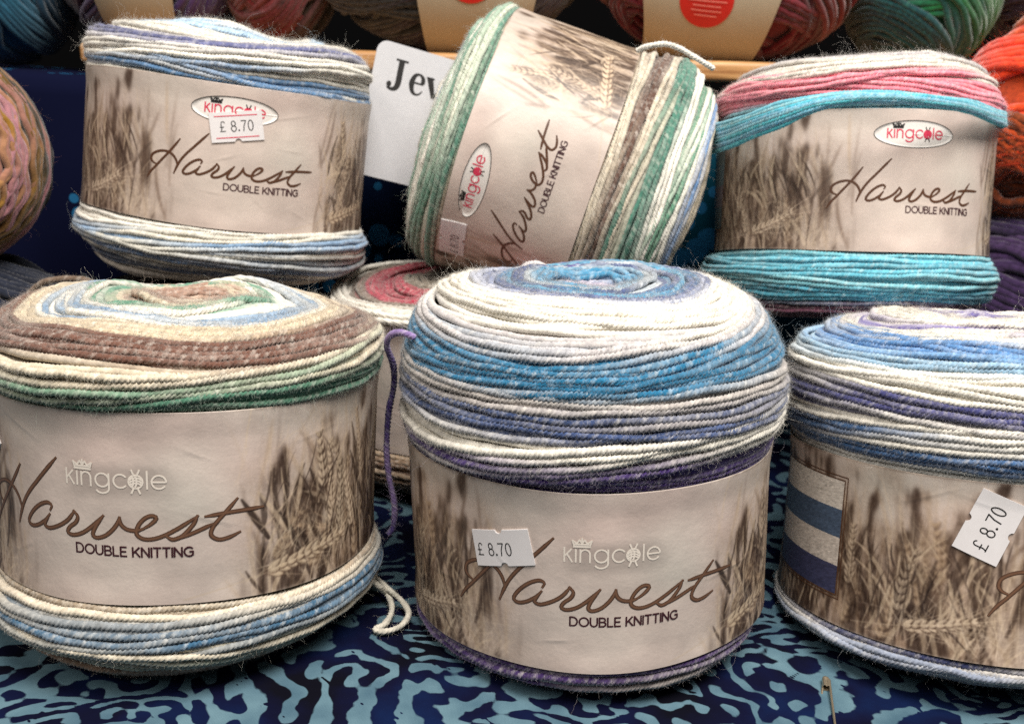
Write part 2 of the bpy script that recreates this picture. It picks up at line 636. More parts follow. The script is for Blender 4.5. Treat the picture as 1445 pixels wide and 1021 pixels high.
def make_art(front):
    r = np.random.default_rng(5 if front else 6)
    uu = (np.arange(NU) + 0.5) / DEG - 180
    vv = (np.arange(NV) + 0.5) / NV
    U, Vv = np.meshgrid(uu, vv)
    base = np.array((200, 187, 177.0))
    img = np.ones((NV, NU, 3)) * base
    n1 = fnoise(60, 40, 1)
    n2 = fnoise(22, 26, 2)
    img += (n1 * 5 + n2 * 3)[..., None] * np.array((1.0, 0.95, 0.9))
    img += (fnoise(90, 60, 3) * 3)[..., None] * np.array((0.2, -0.6, -0.5))
    # field of standing wheat, dark brown between the stalks
    st = fnoise(7, 45, 4, 0.35) * 0.6 + fnoise(16, 60, 8, 0.2) * 0.6
    left = smooth(-12, -52, U) * smooth(-150, -128, U) * (1 - 0.85 * smooth(0.42, 1.10, Vv + 0.10 * n2 - 0.10 * smooth(-70, -95, U)))
    right = smooth(27, 56, U) * smooth(150, 128, U) * (0.95 - 0.75 * smooth(0.45, 1.0, Vv + 0.08 * n2))
    low = np.exp(-((U + 45) / 26.0) ** 2) * smooth(0.42, 0.0, Vv) * 0.55 + np.exp(-((U - 55) / 16.0) ** 2) * smooth(0.45, 0.0, Vv) * 0.35
    haze = np.clip(left * 0.75 + right * 0.55 + low * 0.6 + 0.10 * n1 * (left + right), 0, 1)
    mid = np.array((146, 119, 97.0)) if front else np.array((156, 133, 114.0))
    dk = np.array((62, 46, 37.0))
    img = img * (1 - haze[..., None] * 0.85) + mid * haze[..., None] * 0.85
    D = np.clip((left * 1.0 + right * 0.8 + low * 0.35) * (0.86 + 0.8 * st) - 0.16, 0, 1)
    D = smooth(0.12, 0.75, D)
    img = img * (1 - D[..., None] * 0.9) + dk * D[..., None] * 0.9
    # stalks
    fl = lambda u, v: np.clip(smooth(-10, -50, u) * (1.2 - v), 0, 1)
    fr = lambda u, v: np.clip(smooth(28, 54, u) * (1.2 - 0.8 * v), 0, 1)
    light = (206, 184, 158)
    light2 = (178, 153, 126)
    strokes(img, r, 150, (-130, -20), (-0.1, 0.55), 99, 14, (40, 130), (0.9, 2.6), (92, 70, 56), 0.7, wt=fl)
    strokes(img, r, 190, (-130, -20), (-0.1, 0.62), 97, 15, (30, 110), (0.8, 2.4), light2, 0.7, wt=fl)
    strokes(img, r, 120, (28, 135), (-0.1, 0.6), 88, 17, (40, 120), (0.9, 2.6), (84, 63, 50), 0.7, wt=fr)
    strokes(img, r, 190, (28, 135), (-0.1, 0.75), 86, 17, (30, 110), (0.8, 2.4), light2, 0.7, wt=fr)
    for _ in range(4):
        for ax in (0, 1):
            img[:] = 0.25 * np.roll(img, 1, ax) + 0.5 * img + 0.25 * np.roll(img, -1, ax)

    def ears(n, ur, vr, a0, asd, Lr, base, dark, aw, al):
        for _ in range(n):
            u, v = r.uniform(*ur), r.uniform(*vr)
            c = np.asarray(base, float) * r.uniform(0.82, 1.05)
            ear(img, r, u, v, r.normal(a0, asd), r.uniform(*Lr), c, np.asarray(dark, float) * r.uniform(0.8, 1.4), aw * r.uniform(0.7, 1.3), al * r.uniform(0.75, 1.0), r.uniform(0.9, 1.5))
    ears(8, (-122, -46), (.02, .42), 100, 14, (50, 100), light2, (70, 52, 41), 1.0, 0.75)
    strokes(img, r, 90, (-125, -36), (-0.05, 0.40), 101, 17, (26, 95), (1.2, 4.6), (54, 39, 31), 0.85, wt=fl)
    for _ in range(2):
        for ax in (0, 1):
            img[:] = 0.25 * np.roll(img, 1, ax) + 0.5 * img + 0.25 * np.roll(img, -1, ax)
    ears(7, (40, 126), (.02, .25), 86, 24, (50, 90), light2, (66, 48, 38), 1.0, 0.75)
    strokes(img, r, 75, (40, 126), (-0.05, 0.45), 84, 22, (24, 90), (1.4, 4.6), (48, 35, 28), 0.9, wt=fr)
    ears(11, (38, 122), (.15, .52), 96, 16, (54, 100), light, (66, 49, 39), 1.0, 0.9)
    ears(3, (-112, -46), (.10, .35), 97, 14, (50, 80), light, (66, 49, 39), 1.0, 0.7)
    strokes(img, r, 60, (-125, -36), (-0.05, 0.45), 100, 20, (24, 80), (1.2, 3.4), (202, 180, 153), 0.8, 0.3, wt=fl)
    strokes(img, r, 55, (38, 126), (-0.05, 0.5), 86, 24, (24, 80), (1.2, 3.6), (204, 182, 155), 0.8, 0.3, wt=fr)
    # beards catching the light and thin dark gaps
    strokes(img, r, 190, (-125, -28), (0.0, 0.60), 97, 17, (30, 120), (0.3, 0.8), (206, 184, 156), 0.8, 0.25, wt=fl)
    strokes(img, r, 220, (34, 128), (0.05, 0.80), 90, 20, (30, 120), (0.3, 0.8), (212, 190, 163), 0.8, 0.25, wt=fr)
    strokes(img, r, 80, (-125, -34), (0.0, 0.50), 98, 14, (24, 90), (0.5, 1.6), (46, 33, 27), 0.85, 0.2, wt=fl)
    strokes(img, r, 60, (38, 128), (0.0, 0.60), 88, 18, (24, 80), (0.5, 1.6), (46, 33, 27), 0.8, 0.2, wt=fr)
    # broad ears lying low: left foot of the script and right foot
    ear(img, r, -64, .13, 12, 80, (206, 184, 158), (92, 70, 57), 0.7, 0.9, 1.35)
    ear(img, r, 44, .12, 13, 110, (204, 182, 154), (92, 70, 56), 0.35, 0.88, 1.7)
    strokes(img, r, 90, (-68, -36), (0.03, 0.20), 96, 46, (22, 62), (0.25, 0.55), (214, 194, 170), 0.8)
    strokes(img, r, 60, (-47, -28), (-0.04, 0.05), 62, 28, (20, 52), (0.25, 0.6), (208, 188, 166), 0.75)
    strokes(img, r, 150, (36, 110), (0.0, 0.26), 80, 30, (14, 48), (0.3, 0.8), (208, 188, 162), 0.75)
    # soften like a magazine print, with fine streaks
    k = np.array((0.12, 0.76, 0.12))
    for ax in (0, 1):
        img[:] = k[0] * np.roll(img, 1, ax) + k[1] * img + k[2] * np.roll(img, -1, ax)
    wm = np.clip(left + right + low * 0.6, 0, 1)
    img += (fnoise(1.2, 9, 12, 0.1) * 4 * (0.15 + wm))[..., None] * np.array((1, .92, .85))
    img += (fnoise(4, 5, 13) * 5 * wm)[..., None]
    # shoulder text panels on the far side, paler sheet
    back = smooth(140, 146, U) + smooth(-140, -146, U)
    img = img * (1 - back[..., None]) + np.array((206, 190, 178.0)) * back[..., None]
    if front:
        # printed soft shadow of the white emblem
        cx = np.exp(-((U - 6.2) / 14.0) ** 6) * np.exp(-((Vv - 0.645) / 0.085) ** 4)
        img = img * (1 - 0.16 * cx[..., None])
    else:
        img = img * 0.9 + np.array((206, 190, 180.0)) * 0.1
    return lin(np.clip(img, 0, 255))


ART = {True: make_art(True), False: make_art(False)}


def sample_art(art, ang_deg, v):
    x = (ang_deg + 180) * DEG - 0.5
    y = np.clip(v * NV - 0.5, 0, NV - 1.001)
    x0 = np.floor(x).astype(int)
    fx = x - x0
    y0 = np.floor(y).astype(int)
    fy = y - y0
    X0, X1 = x0 % NU, (x0 + 1) % NU
    a = art[np.ix_(y0, X0)]; b = art[np.ix_(y0, X1)]; c = art[np.ix_(y0 + 1, X0)]; d = art[np.ix_(y0 + 1, X1)]
    fx = fx[None, :, None]; fy = fy[:, None, None]
    return (a * (1 - fx) + b * fx) * (1 - fy) + (c * (1 - fx) + d * fx) * fy


# ------------------------------------------------------------------ lettering as inked strokes
def arc(cx, cy, rx, ry, a0, a1, n=24):
    t = np.radians(np.linspace(a0, a1, n))
    return np.stack([cx + rx * np.cos(t), cy + ry * np.sin(t)], 1)


def L2(*p):
    return np.array(p, float)


CAPS = {
    'D': (0.80, [L2((0, 0), (0, 1)), np.vstack([L2((0, 1), (.33, 1)), arc(.33, .5, .45, .5, 85, -85), L2((.33, 0), (0, 0))])]),
    'O': (0.98, [arc(.49, .5, .49, .5, 0, 360, 40)]),
    'U': (0.76, [np.vstack([L2((0, 1), (0, .38)), arc(.37, .37, .37, .37, 180, 360), L2((.74, .38), (.74, 1))])]),
    'B': (0.68, [L2((0, 0), (0, 1)), np.vstack([L2((0, 1), (.36, 1)), arc(.36, .76, .26, .24, 85, -85), L2((.36, .52), (0, .52))]),
                 np.vstack([L2((0, .52), (.38, .52)), arc(.38, .26, .29, .26, 85, -85), L2((.38, 0), (0, 0))])]),
    'L': (0.56, [L2((0, 1), (0, 0)), L2((0, 0.0), (.54, 0.0))]),
    'E': (0.60, [L2((0, 0), (0, 1)), L2((0, 1), (.58, 1)), L2((0, .51), (.52, .51)), L2((0, 0), (.6, 0))]),
    'K': (0.70, [L2((0, 0), (0, 1)), L2((.66, 1), (.02, .34)), L2((.24, .56), (.70, 0))]),
    'N': (0.76, [L2((0, 0), (0, 1)), L2((0, 1), (.74, 0)), L2((.74, 0), (.74, 1))]),
    'I': (0.02, [L2((0.01, 0), (0.01, 1))]),
    'T': (0.70, [L2((0, 1), (.70, 1)), L2((.35, 1), (.35, 0))]),
    'G': (0.88, [arc(.48, .5, .48, .5, 48, 318, 36), L2((.86, .16), (.86, .5)), L2((.86, .5), (.56, .5))]),
    ' ': (0.22, []),
    '£': (0.60, [np.vstack([arc(.36, .78, .2, .2, 20, 180, 14), L2((.16, .6), (.2, .3), (.1, .05))]), L2((.02, .04), (.58, .04)), L2((.02, .45), (.42, .45))]),
    '8': (0.56, [arc(.28, .75, .22, .24, 0, 360, 26), arc(.28, .26, .27, .27, 0, 360, 26)]),
    '.': (0.16, [arc(.08, .07, .05, .05, 0, 360, 10)]),
    '7': (0.56, [L2((0, .98), (.54, .98)), L2((.54, .98), (.3, .5), (.22, 0))]),
    '0': (0.56, [arc(.28, .5, .27, .5, 0, 360, 30)]),
    'R': (0.68, [L2((0, 0), (0, 1)), np.vstack([L2((0, 1), (.36, 1)), arc(.36, .74, .27, .26, 85, -85), L2((.36, .48), (0, .48))]), L2((.3, .48), (.66, 0))]),
    'S': (0.62, [np.vstack([arc(.31, .74, .28, .26, 30, 270, 16), arc(.31, .24, .30, .26, 90, -150, 16)])]),
    'H': (0.74, [L2((0, 0), (0, 1)), L2((.72, 0), (.72, 1)), L2((0, .5), (.72, .5))]),
}


def text_strokes(txt, gap=0.24):
    out, x = [], 0.0
    for ch in txt:
        w, st = CAPS[ch]
        out += [s + np.array([x, 0]) for s in st]
        x += w + gap
    return out, x - gap


# flowing script, traced as pen strokes (x right, y down in tracing units)
SCRIPT = [
    [(372, 460), (330, 520), (280, 585), (225, 650), (170, 715), (130, 760), (100, 808)],
    [(176, 694), (145, 680), (128, 655), (138, 618), (178, 590), (230, 575), (280, 578), (318, 598), (345, 630), (358, 665), (362, 690)],
    [(597, 388), (560, 430), (520, 475), (480, 520), (430, 575), (388, 632), (358, 690), (335, 750)],
    [(552, 642), (560, 622), (538, 611), (500, 625), (460, 655), (425, 695), (409, 730), (430, 746), (470, 735), (510, 708), (540, 676)],
    [(545, 668), (522, 702), (514, 726), (540, 736), (590, 716), (640, 680), (675, 633)],
    [(673, 632), (690, 655), (680, 685), (650, 712), (638, 738), (663, 749), (710, 732), (760, 690), (802, 643)],
    [(802, 643), (772, 690), (755, 735), (772, 751), (812, 735), (850, 692), (868, 648)],
    [(868, 648), (872, 678), (893, 702), (925, 710), (952, 703)],
    [(950, 704), (982, 680), (1003, 650), (986, 638), (960, 652), (936, 690), (932, 730), (962, 752), (1010, 745), (1070, 708), (1135, 652)],
    [(1134, 652), (1122, 690), (1088, 742), (1056, 758), (1036, 742)],
    [(1056, 757), (1110, 738), (1180, 698)],
    [(1248, 590), (1215, 650), (1184, 705), (1174, 750), (1195, 778), (1225, 775), (1254, 757)],
    [(1160, 657), (1230, 651), (1314, 652)],
]


def script_strokes():
    def ang(zx):
        return math.asin(max(-1, min(1, (1160 + zx / 6.02 - 1207) / 203)))
    a0, a1 = ang(100), ang(1310)
    out = []
    for st in SCRIPT:
        p = []
        for zx, zy in st:
            u = (ang(zx) - a0) / (a1 - a0)
            v = (745 + 26 * max(0, (zx - 335) / 900) ** 2 - zy) / 6.02 * 0.000305 / 0.074
            p.append((u, v))
        out.append(catmull(p, 14 * len(p)))
    return out


SCRIPT_N = script_strokes()


def emblem_strokes():
    """lower case emblem letters in x-height units, the o drawn as a ball with needles"""
    out = []
    x = 0.0
    out += [L2((0, 0), (0, 1.12)), L2((.05, .45), (.52, 1.0)), L2((.2, .6), (.58, 0))]
    x = 0.86
    out += [L2((x, 0), (x, 1.0))]
    x += 0.34
    out += [L2((x, 0), (x, 1.0)), np.vstack([L2((x, .6)), arc(x + .36, .62, .36, .38, 180, 0), L2((x + .72, 0))])]
    x += 1.08
    out += [arc(x + .5, .5, .5, .5, 0, 360, 36), np.vstack([L2((x + 1.0, 1.0), (x + 1.0, -.1)), arc(x + .5, -.1, .5, .38, 0, -150, 20)])]
    x += 1.34
    out += [arc(x + .5, .5, .5, .5, 42, 318, 30)]
    x += 1.08
    ball = (x + .5, .5)
    out += [arc(x + .5, .5, .5, .5, 0, 360, 36)]
    x += 1.3
    out += [L2((x, 0), (x, 1.3))]
    x += 0.32
    out += [np.vstack([L2((x + .02, .5), (x + 1.0, .5)), arc(x + .5, .5, .5, .5, 5, 320, 34)])]
    width = x + 1.0
    inner = [arc(ball[0], ball[1] + d, .42, .25, 20, 160, 14) for d in (-.35, -.15, .05)] + \
            [arc(ball[0] + d, ball[1], .2, .42, -60, 60, 12) for d in (-.35, -.12)]
    needles = [L2((ball[0] - .28, 1.38), (ball[0] - .1, .95)), L2((ball[0] + .28, 1.38), (ball[0] + .1, .95)),
               L2((ball[0] - .3, -.36), (ball[0] - .12, .06)), L2((ball[0] + .3, -.36), (ball[0] + .12, .06))]
    cx = 1.32
    crown = [L2((cx - .62, 1.22), (cx + .62, 1.22)), L2((cx - .6, 1.36), (cx + .6, 1.36))]
    pk = [(-.6, 1.36), (-.72, 1.72), (-.38, 1.5), (-.2, 1.78), (0, 1.52), (0, 1.9), (.02, 1.52), (.2, 1.78), (.38, 1.5), (.72, 1.72), (.6, 1.36)]
    for a, b in zip(pk[:-1], pk[1:]):
        crown.append(L2((cx + a[0], a[1]), (cx + b[0], b[1])))
    crown += [L2((cx - .5, 1.44), (cx + .5, 1.44))]
    return out, inner, needles, crown, width


class LabelSurf:
    """the paper sleeve of one cake: (u metres along, v metres up, h off the paper) -> local point"""

    def __init__(self, R, zlo, zhi, phi0, seed, wr=1.0, lob=0.0):
        self.R, self.zlo, self.zhi, self.phi0 = R, zlo, zhi, phi0
        r = np.random.default_rng(seed)
        self.w = [(int(r.integers(2, 7)), r.uniform(20, 90), r.uniform(0, 6.28), r.uniform(0.00006, 0.00022) * wr) for _ in range(7)]
        self.cr = [(r.uniform(-1.1, 1.1), r.uniform(0.1, 0.9), r.uniform(-0.9, 0.9), r.uniform(0.004, 0.010), r.uniform(0.00006, 0.00018) * wr) for _ in range(7)]
        self.lob = lob

    def rad(self, ang, v):
        o = np.zeros(np.broadcast(ang, v).shape)
        for k, f, p, a in self.w:
            o = o + a * np.sin(k * ang + f * v + p)
        for ca, cv, sl, ln, am in self.cr:
            x = (ang - ca) * self.R
            y = v - cv * (self.zhi - self.zlo)
            t = x * math.cos(sl) + y * math.sin(sl)
            n = -x * math.sin(sl) + y * math.cos(sl)
            o = o + am * np.exp(-(t / ln) ** 2) * np.exp(-np.abs(n) / 0.0009) - am * 0.6 * np.exp(-(t / ln) ** 2) * np.exp(-np.abs(n + 0.0012) / 0.0012)
        # the paper hugs the yarn: a little wider at the mouth
        f = v / (self.zhi - self.zlo)
        return self.R + o + 0.0006 * smooth(0.85, 1.0, f) + 0.0004 * smooth(0.15, 0.0, f) - 0.0005 + self.lob * np.sin(2 * ang)

    def pt(self, u, v, h):
        ang = u / self.R
        r = self.rad(ang, v) + h
        a = ang + self.phi0
        return np.stack([r * np.cos(a), r * np.sin(a), self.zlo + v + 0 * r], -1)


def ribbon(P, w, surf, h, dome, taper=0.0):
    """inked stroke with a low rounded relief"""
    P = np.asarray(P, float)
    if len(P) < 3:
        P = resample(P, max(1e-5, np.hypot(*(P[-1] - P[0])) / 4))
    P = resample(P, max(w * 0.45, 0.0001))
    n = len(P)
    T = np.gradient(P, axis=0)
    T /= np.sqrt((T ** 2).sum(1, keepdims=True)) + 1e-12
    Nn = np.stack([-T[:, 1], T[:, 0]], 1)
    q = np.linspace(0, 1, n)
    ww = w * (1 - taper * (1 - np.minimum(1, np.minimum(q, 1 - q) * 8)))
    P = P.copy()
    P[0] -= T[0] * w * 0.35
    P[-1] += T[-1] * w * 0.35
    offs = np.array((-0.5, -0.25, 0, 0.25, 0.5))
    hs = h + dome * (1 - (offs * 2) ** 2)
    X = P[:, None, :] + offs[None, :, None] * ww[:, None, None] * Nn[:, None, :]
    V = surf(X[..., 0], X[..., 1], hs[None, :].repeat(n, 0))
    return V.reshape(-1, 3), grid_quads(n, 5)[:, ::-1], np.ones(3)


def ribbons(name, strokes_, w, surf, h, dome, mat, parent, taper=0.0, label=None, edge=None):
    parts = [ribbon(s, w, surf, h + 0.000004 * k, dome, taper) for k, s in enumerate(strokes_)]
    V, Q, C = merge(parts)
    if edge:
        e, c = lin(edge[0]), lin(edge[1])
        C = np.tile(np.stack([e, e * .4 + c * .6, c, e * .5 + c * .5, e]), (len(V) // 5, 1))
    o = mesh_np(name, V, Q, mat, parent, C if edge else None)
    if label:
        o['label'] = label
    return o


def patch(surf, ufn, n, m, h):
    """sheet patch from unit square through ufn(a,b)->(u,v), with a small skirt so it has an edge"""
    a = np.linspace(0, 1, n)
    b = np.linspace(0, 1, m)
    A, B = np.meshgrid(a, b, indexing='ij')
    u, v = ufn(A, B)
    top = surf(u, v, np.full_like(u, h))
    V = [top.reshape(-1, 3)]
    Q = [grid_quads(n, m)]
    # skirt
    idx = np.arange(n * m).reshape(n, m)
    loop = np.r_[idx[:, 0], idx[-1, 1:], idx[-2::-1, -1], idx[0, -2:0:-1]]
    low = surf(u.ravel()[loop], v.ravel()[loop], np.full(len(loop), -0.00005))
    b0 = n * m
    k = len(loop)
    i = np.arange(k)
    Q.append(np.stack([loop[i], b0 + i, b0 + (i + 1) % k, loop[(i + 1) % k]], 1))
    V.append(low)
    return np.concatenate(V), np.concatenate(Q)


def price_sticker(root, surf, uc, vc, ang, W, Hh, tx, ty, size, red_lines, curl=0.0, label=None):
    ca, sa = math.cos(ang), math.sin(ang)

    def loc(a, b):
        return uc + a * ca - b * sa, vc + a * sa + b * ca

    nr = 0.0013

    def fn(A, B):
        a = (A - 0.5) * W
        notch = np.sqrt(np.clip(nr ** 2 - a ** 2, 0, None)) * 0.9
        half = Hh / 2 - notch
        return loc(a, (B * 2 - 1) * half)

    sf = lambda u, v, h: surf.pt(u, v, h + curl * ((u - uc) ** 2 + (v - vc) ** 2) / 0.0001)
    V, Q = patch(sf, fn, 61, 9, 0.00055)
    o = mesh_np('price_sticker', V, Q, M_sticker, root, smooth_shade=False)
    if label:
        o['label'] = label
    st, w = text_strokes('£ 8.70', 0.22)
    mono = [s * np.array([size * 0.85, size]) + np.array([tx, ty]) for s in st]
    tr = [np.stack(loc(s[:, 0], s[:, 1]), 1) for s in mono]
    ribbons('price_lettering', tr, size * 0.09, sf, 0.00060, 0.00003, M_black_ink, o)
    if red_lines:
        rl = [np.stack(loc(np.linspace(-W * .40, W * .40, 12), np.full(12, s * Hh * 0.36)), 1) for s in (1, -1)]
        ribbons('red_line', rl, 0.00042, sf, 0.00060, 0.00003, M_red_ink, o)
    return o


# ------------------------------------------------------------------ a cake of yarn
def make_cake(label, c_label, lean, R, label_h, below, above, spin, stripes_up, stripes_lo, front, seg, amp, tag_extra=None,
              bulge_up=1.05, bulge_lo=1.04, dome=0.004, hole=0.012, seed=1, fz=(20000, 1200), rad=0.00122, text=True, lobes=(0, 0),
              sticker=None, swatch=None, axis=None, disc=0.78, group='yarn cakes in printed paper sleeves', wr=1.0, emb=True,
              fin_lo=0.62, sh_f=1.0):
    """c_label: world centre of the paper sleeve; below/above: yarn past the sleeve on either side"""
    global rng
    rng = np.random.default_rng(seed)
    ax = np.array(axis if axis is not None else (lean[0], lean[1], 1.0), float)
    ax /= np.linalg.norm(ax)
    e1 = np.cross((0, 1, 0), ax)
    e1 /= np.linalg.norm(e1)
    e2 = np.cross(ax, e1)
    base = np.asarray(c_label) - ax * (label_h / 2 + below)
    M = Matrix(((e1[0], e2[0], ax[0], base[0]), (e1[1], e2[1], ax[1], base[1]), (e1[2], e2[2], ax[2], base[2]), (0, 0, 0, 1)))
    root = empty('yarn_cake', M)
    tag(root, label, 'yarn', group)
    cl = np.array([(CAM - base) @ e1, (CAM - base) @ e2])
    phi_c = math.atan2(cl[1], cl[0])
    zlo, zhi = below, below + label_h
    zt = zhi + above
    bu, bl = R * bulge_up, R * bulge_lo
    # upper profile from the hole over the top down to the sleeve mouth
    up_pts = [(0.003, zt - hole), (0.008, zt - hole * 0.45), (0.016, zt - 0.0005), (R * 0.45, zt + dome * 0.3), (R * disc * 0.88, zt - 0.001)]
    sh = above
    up_pts += [(R * (disc + (1 - disc) * 0.5), zt - 0.16 * sh), ((R * 0.5 * (1 + bulge_up) - 0.001) * sh_f, zt - 0.40 * sh), (bu, zhi + 0.33 * sh), (R + (bu - R) * 0.70, zhi + 0.14 * sh), (R - 0.0012, zhi + 0.025 * sh), (R - 0.0022, zhi - 0.0022)]
    lo_pts = [(R - 0.0022, zlo + 0.0022), (R - 0.0010 + (bl - R) * 0.25, zlo - 0.06 * below), (bl, zlo - 0.28 * below), (bl * 0.985, zlo - 0.5 * below), (R * (0.5 + fin_lo * 0.5), 0.10 * below), (R * fin_lo, 0.0012), (R * 0.25, 0.0012)]
    pu, pl = Profile(up_pts), Profile(lo_pts)
    cu, clo = stripe_fn(stripes_up, pu.L), stripe_fn(stripes_lo, 0)
    parts = []
    parts += wind(pu, 0, pu.L, cu, phi_c, rad, seg, amp, fz=fz, lobes=lobes, cut=(0, 0.0012))
    parts += wind(pl, 0, pl.L * 0.9, clo, phi_c, rad, seg, amp * 0.6, fade0=0.006, flip=-1, cut=(0.0030, 0), fz=(int(fz[0] * 0.14), int(fz[1] * 0.12)), lobes=lobes)
    parts.append(core(pu, 0, pu.L, cu, rad * 1.9, lobes))
    parts.append(core(pl, 0, pl.L, clo, rad * 1.9, lobes))
    # hidden inner drum that closes the body behind the sleeve
    aa = np.linspace(0, 2 * PI, 48, endpoint=False)
    rr = np.full(48, R - 0.0022)
    drum = np.stack([np.stack([rr * np.cos(aa), rr * np.sin(aa), np.full(48, z)], -1) for z in (zlo - 0.001, zhi + 0.001)])
    parts.append((drum, grid_quads(2, 48, True), cu(np.array([pu.L]))[0]))
    V, Q, C = merge(parts)
    mesh_np('yarn_winding', V, Q, M_yarn, root, C)
    # sleeve
    ls = LabelSurf(R, zlo, zhi, phi_c + spin, seed + 40, wr)
    f = np.linspace(-1.75, 1.75, int(3.5 * R / 0.00028))
    b = np.linspace(1.75, 2 * PI - 1.75, 90)[1:-1]
    a_cam = np.concatenate([f, b])
    a_lab = (a_cam - spin + PI) % (2 * PI) - PI
    nv = int(label_h / 0.00028)
    vv = np.linspace(0, label_h, nv)
    Rr = ls.rad(a_lab[None, :], vv[:, None])
    ang = a_cam + phi_c
    # edges of the paper are not perfectly level
    wav = 0.0004 * np.sin(2 * ang + seed) + 0.0002 * np.sin(5 * ang + 2 * seed)
    Zv = zlo + vv[:, None] + wav[None, :]
    Vv = np.stack([Rr * np.cos(ang), Rr * np.sin(ang), Zv], -1)
    Cc = sample_art(ART[front], np.degrees(a_lab), vv / label_h)
    rim = []
    for d, dz in ((0.00035, 0.0), (0.00045, -0.003)):
        rim.append(np.stack([(Rr[-1] - d) * np.cos(ang), (Rr[-1] - d) * np.sin(ang), Zv[-1] + dz], -1))
    Vall = np.concatenate([Vv, np.array(rim)], 0)
    Call = np.concatenate([Cc, np.broadcast_to(lin((238, 230, 214)), (2, len(ang), 3))], 0)
    band = mesh_np('label_band', Vall, grid_quads(nv + 2, len(ang), True), M_paper, root, Call)
    S = ls.pt
    if text:
        k = 0.0945 if front else 0.0712
        off = -k / 2
        ribbons('script_lettering', [s * k + np.array([off, 0.0212]) for s in SCRIPT_N], 0.00136 * k / 0.1 + 0.00008, S, 0.00006, 0.00008 if front else 0.00003, M_script if front else M_brown_ink, band, 0.45, edge=((58, 38, 28), (116, 84, 64)) if front else None)
        st, w = text_strokes('DOUBLE KNITTING', 0.22)
        tw = 0.0350 if front else 0.0325
        sc = tw / w
        x0 = off + k * (0.417 if front else 0.46)
        ribbons('caption_lettering', [s * sc + np.array([x0, 0.0160 if front else 0.0165]) for s in st], sc * 0.19, S, 0.00007, 0.00003, M_plum_ink, band)
        let, inner, need, crown, w = emblem_strokes()
        if front:
            tw = 0.0300
            sc = tw / w
            o = np.array([off + k * 0.395, 0.0374])
            ribbons('emblem', [s * sc + o for s in let + inner + need + crown], sc * 0.14, S, 0.00007, 0.00002, M_white_ink, band)
        else:
            cx, cy = off + k * 0.5, 0.0493
            rx, ry = 0.0178, 0.0056
            V, Q = patch(S, lambda A, B: (cx + rx * np.cos(2 * PI * A) * np.maximum(B, 1e-4), cy + ry * np.sin(2 * PI * A) * np.maximum(B, 1e-4)), 65, 8, 0.00006)
            ov = mesh_np('emblem_oval', V, Q[:, ::-1], M_oval, band)
            tw = 0.0245
            sc = tw / w
            o = np.array([cx - tw / 2, cy - 0.0016])
            ribbons('emblem', [s * sc + o for s in let + inner] + [arc(cx - tw / 2 + sc * 4.82 + sc * .3, cy, 1e-6, 1e-6, 0, 360, 4)][:0], sc * 0.17, S, 0.00012, 0.00004, M_red_ink, band)
            ribbons('emblem_crown', [s * sc + o for s in crown + need], sc * 0.13, S, 0.00012, 0.00004, M_black_ink, band)
            ribbons('emblem_ring', [arc(cx, cy, rx, ry, 0, 360, 90)], 0.00032, S, 0.0001, 0.00003, M_black_ink, band)
    if swatch:
        u0, u1 = math.radians(-127) * R, math.radians(-86) * R
        v0, v1 = label_h * 0.15, label_h * 0.88
        fr = []
        for (a0, b0, a1, b1) in ((u0, v0, u1, v1), (u0 + .0012, v0 + .0012, u1 - .0012, v1 - .0012)):
            c4 = [(a0, b0), (a1, b0), (a1, b1), (a0, b1), (a0, b0)]
            fr += [L2(p, q) for p, q in zip(c4[:-1], c4[1:])]
        parts = []
        nb = len(swatch)
        e = np.linspace(0, 1, nb + 1)
        for k, c in enumerate(swatch):
            n, m = 40, 24
            A, B = np.meshgrid(np.linspace(u0 + .0016, u1 - .0016, n), np.linspace(v1 - .0016 - (v1 - v0 - .0032) * e[k], v1 - .0016 - (v1 - v0 - .0032) * e[k + 1], m), indexing='ij')
            Vp = S(A, B, np.full_like(A, 0.00006))
            cc = lin(c) * (1 + rng.normal(0, 0.16, (n, m, 1)))
            parts.append((Vp, grid_quads(n, m)[:, ::-1], np.clip(cc, 0, 1)))
        V, Q, C = merge(parts)
        sw = mesh_np('shade_swatch', V, Q, M_paper, band, C)
        ribbons('swatch_border', [resample(x, 0.001) for x in fr], 0.0004, S, 0.00007, 0.00002, M_brown_ink, band)
    if sticker:
        for sk in sticker:
            ls_spin = spin
            price_sticker(root, ls, (math.radians(sk['ang']) - spin) * R, sk['v'] * label_h, math.radians(sk['rot']), sk.get('W', 0.0212), sk.get('H', 0.0118),
                          sk.get('tx', -0.0092), sk.get('ty', -0.003), sk.get('size', 0.0037), sk.get('red', False), sk.get('curl', 0.0))
    return root, M


def add_tail(root, M, pts, color, name='yarn_tail', **kw):
    Mi = np.array(M.inverted())
    P = np.asarray(pts) @ Mi[:3, :3].T + Mi[:3, 3]
    V, Q, C = merge(strand(P, color, **kw))
    return mesh_np(name, V, Q, M_yarn, root, C)


# ------------------------------------------------------------------ the table cloth
def cloth_z(x, y):
    z = 0.0009 * np.sin(x * 38 + 1.0 + y * 12) + 0.0007 * np.sin(y * 47 - x * 21) - 0.0005
    z = z - 0.008 * np.exp(-(((x - 0.19) / 0.09) ** 2 + ((y - 0.37) / 0.09) ** 2))
    z = z + 0.004 * np.exp(-(((x + 0.12) / 0.09) ** 2 + ((y - 0.36) / 0.08) ** 2))
    return z


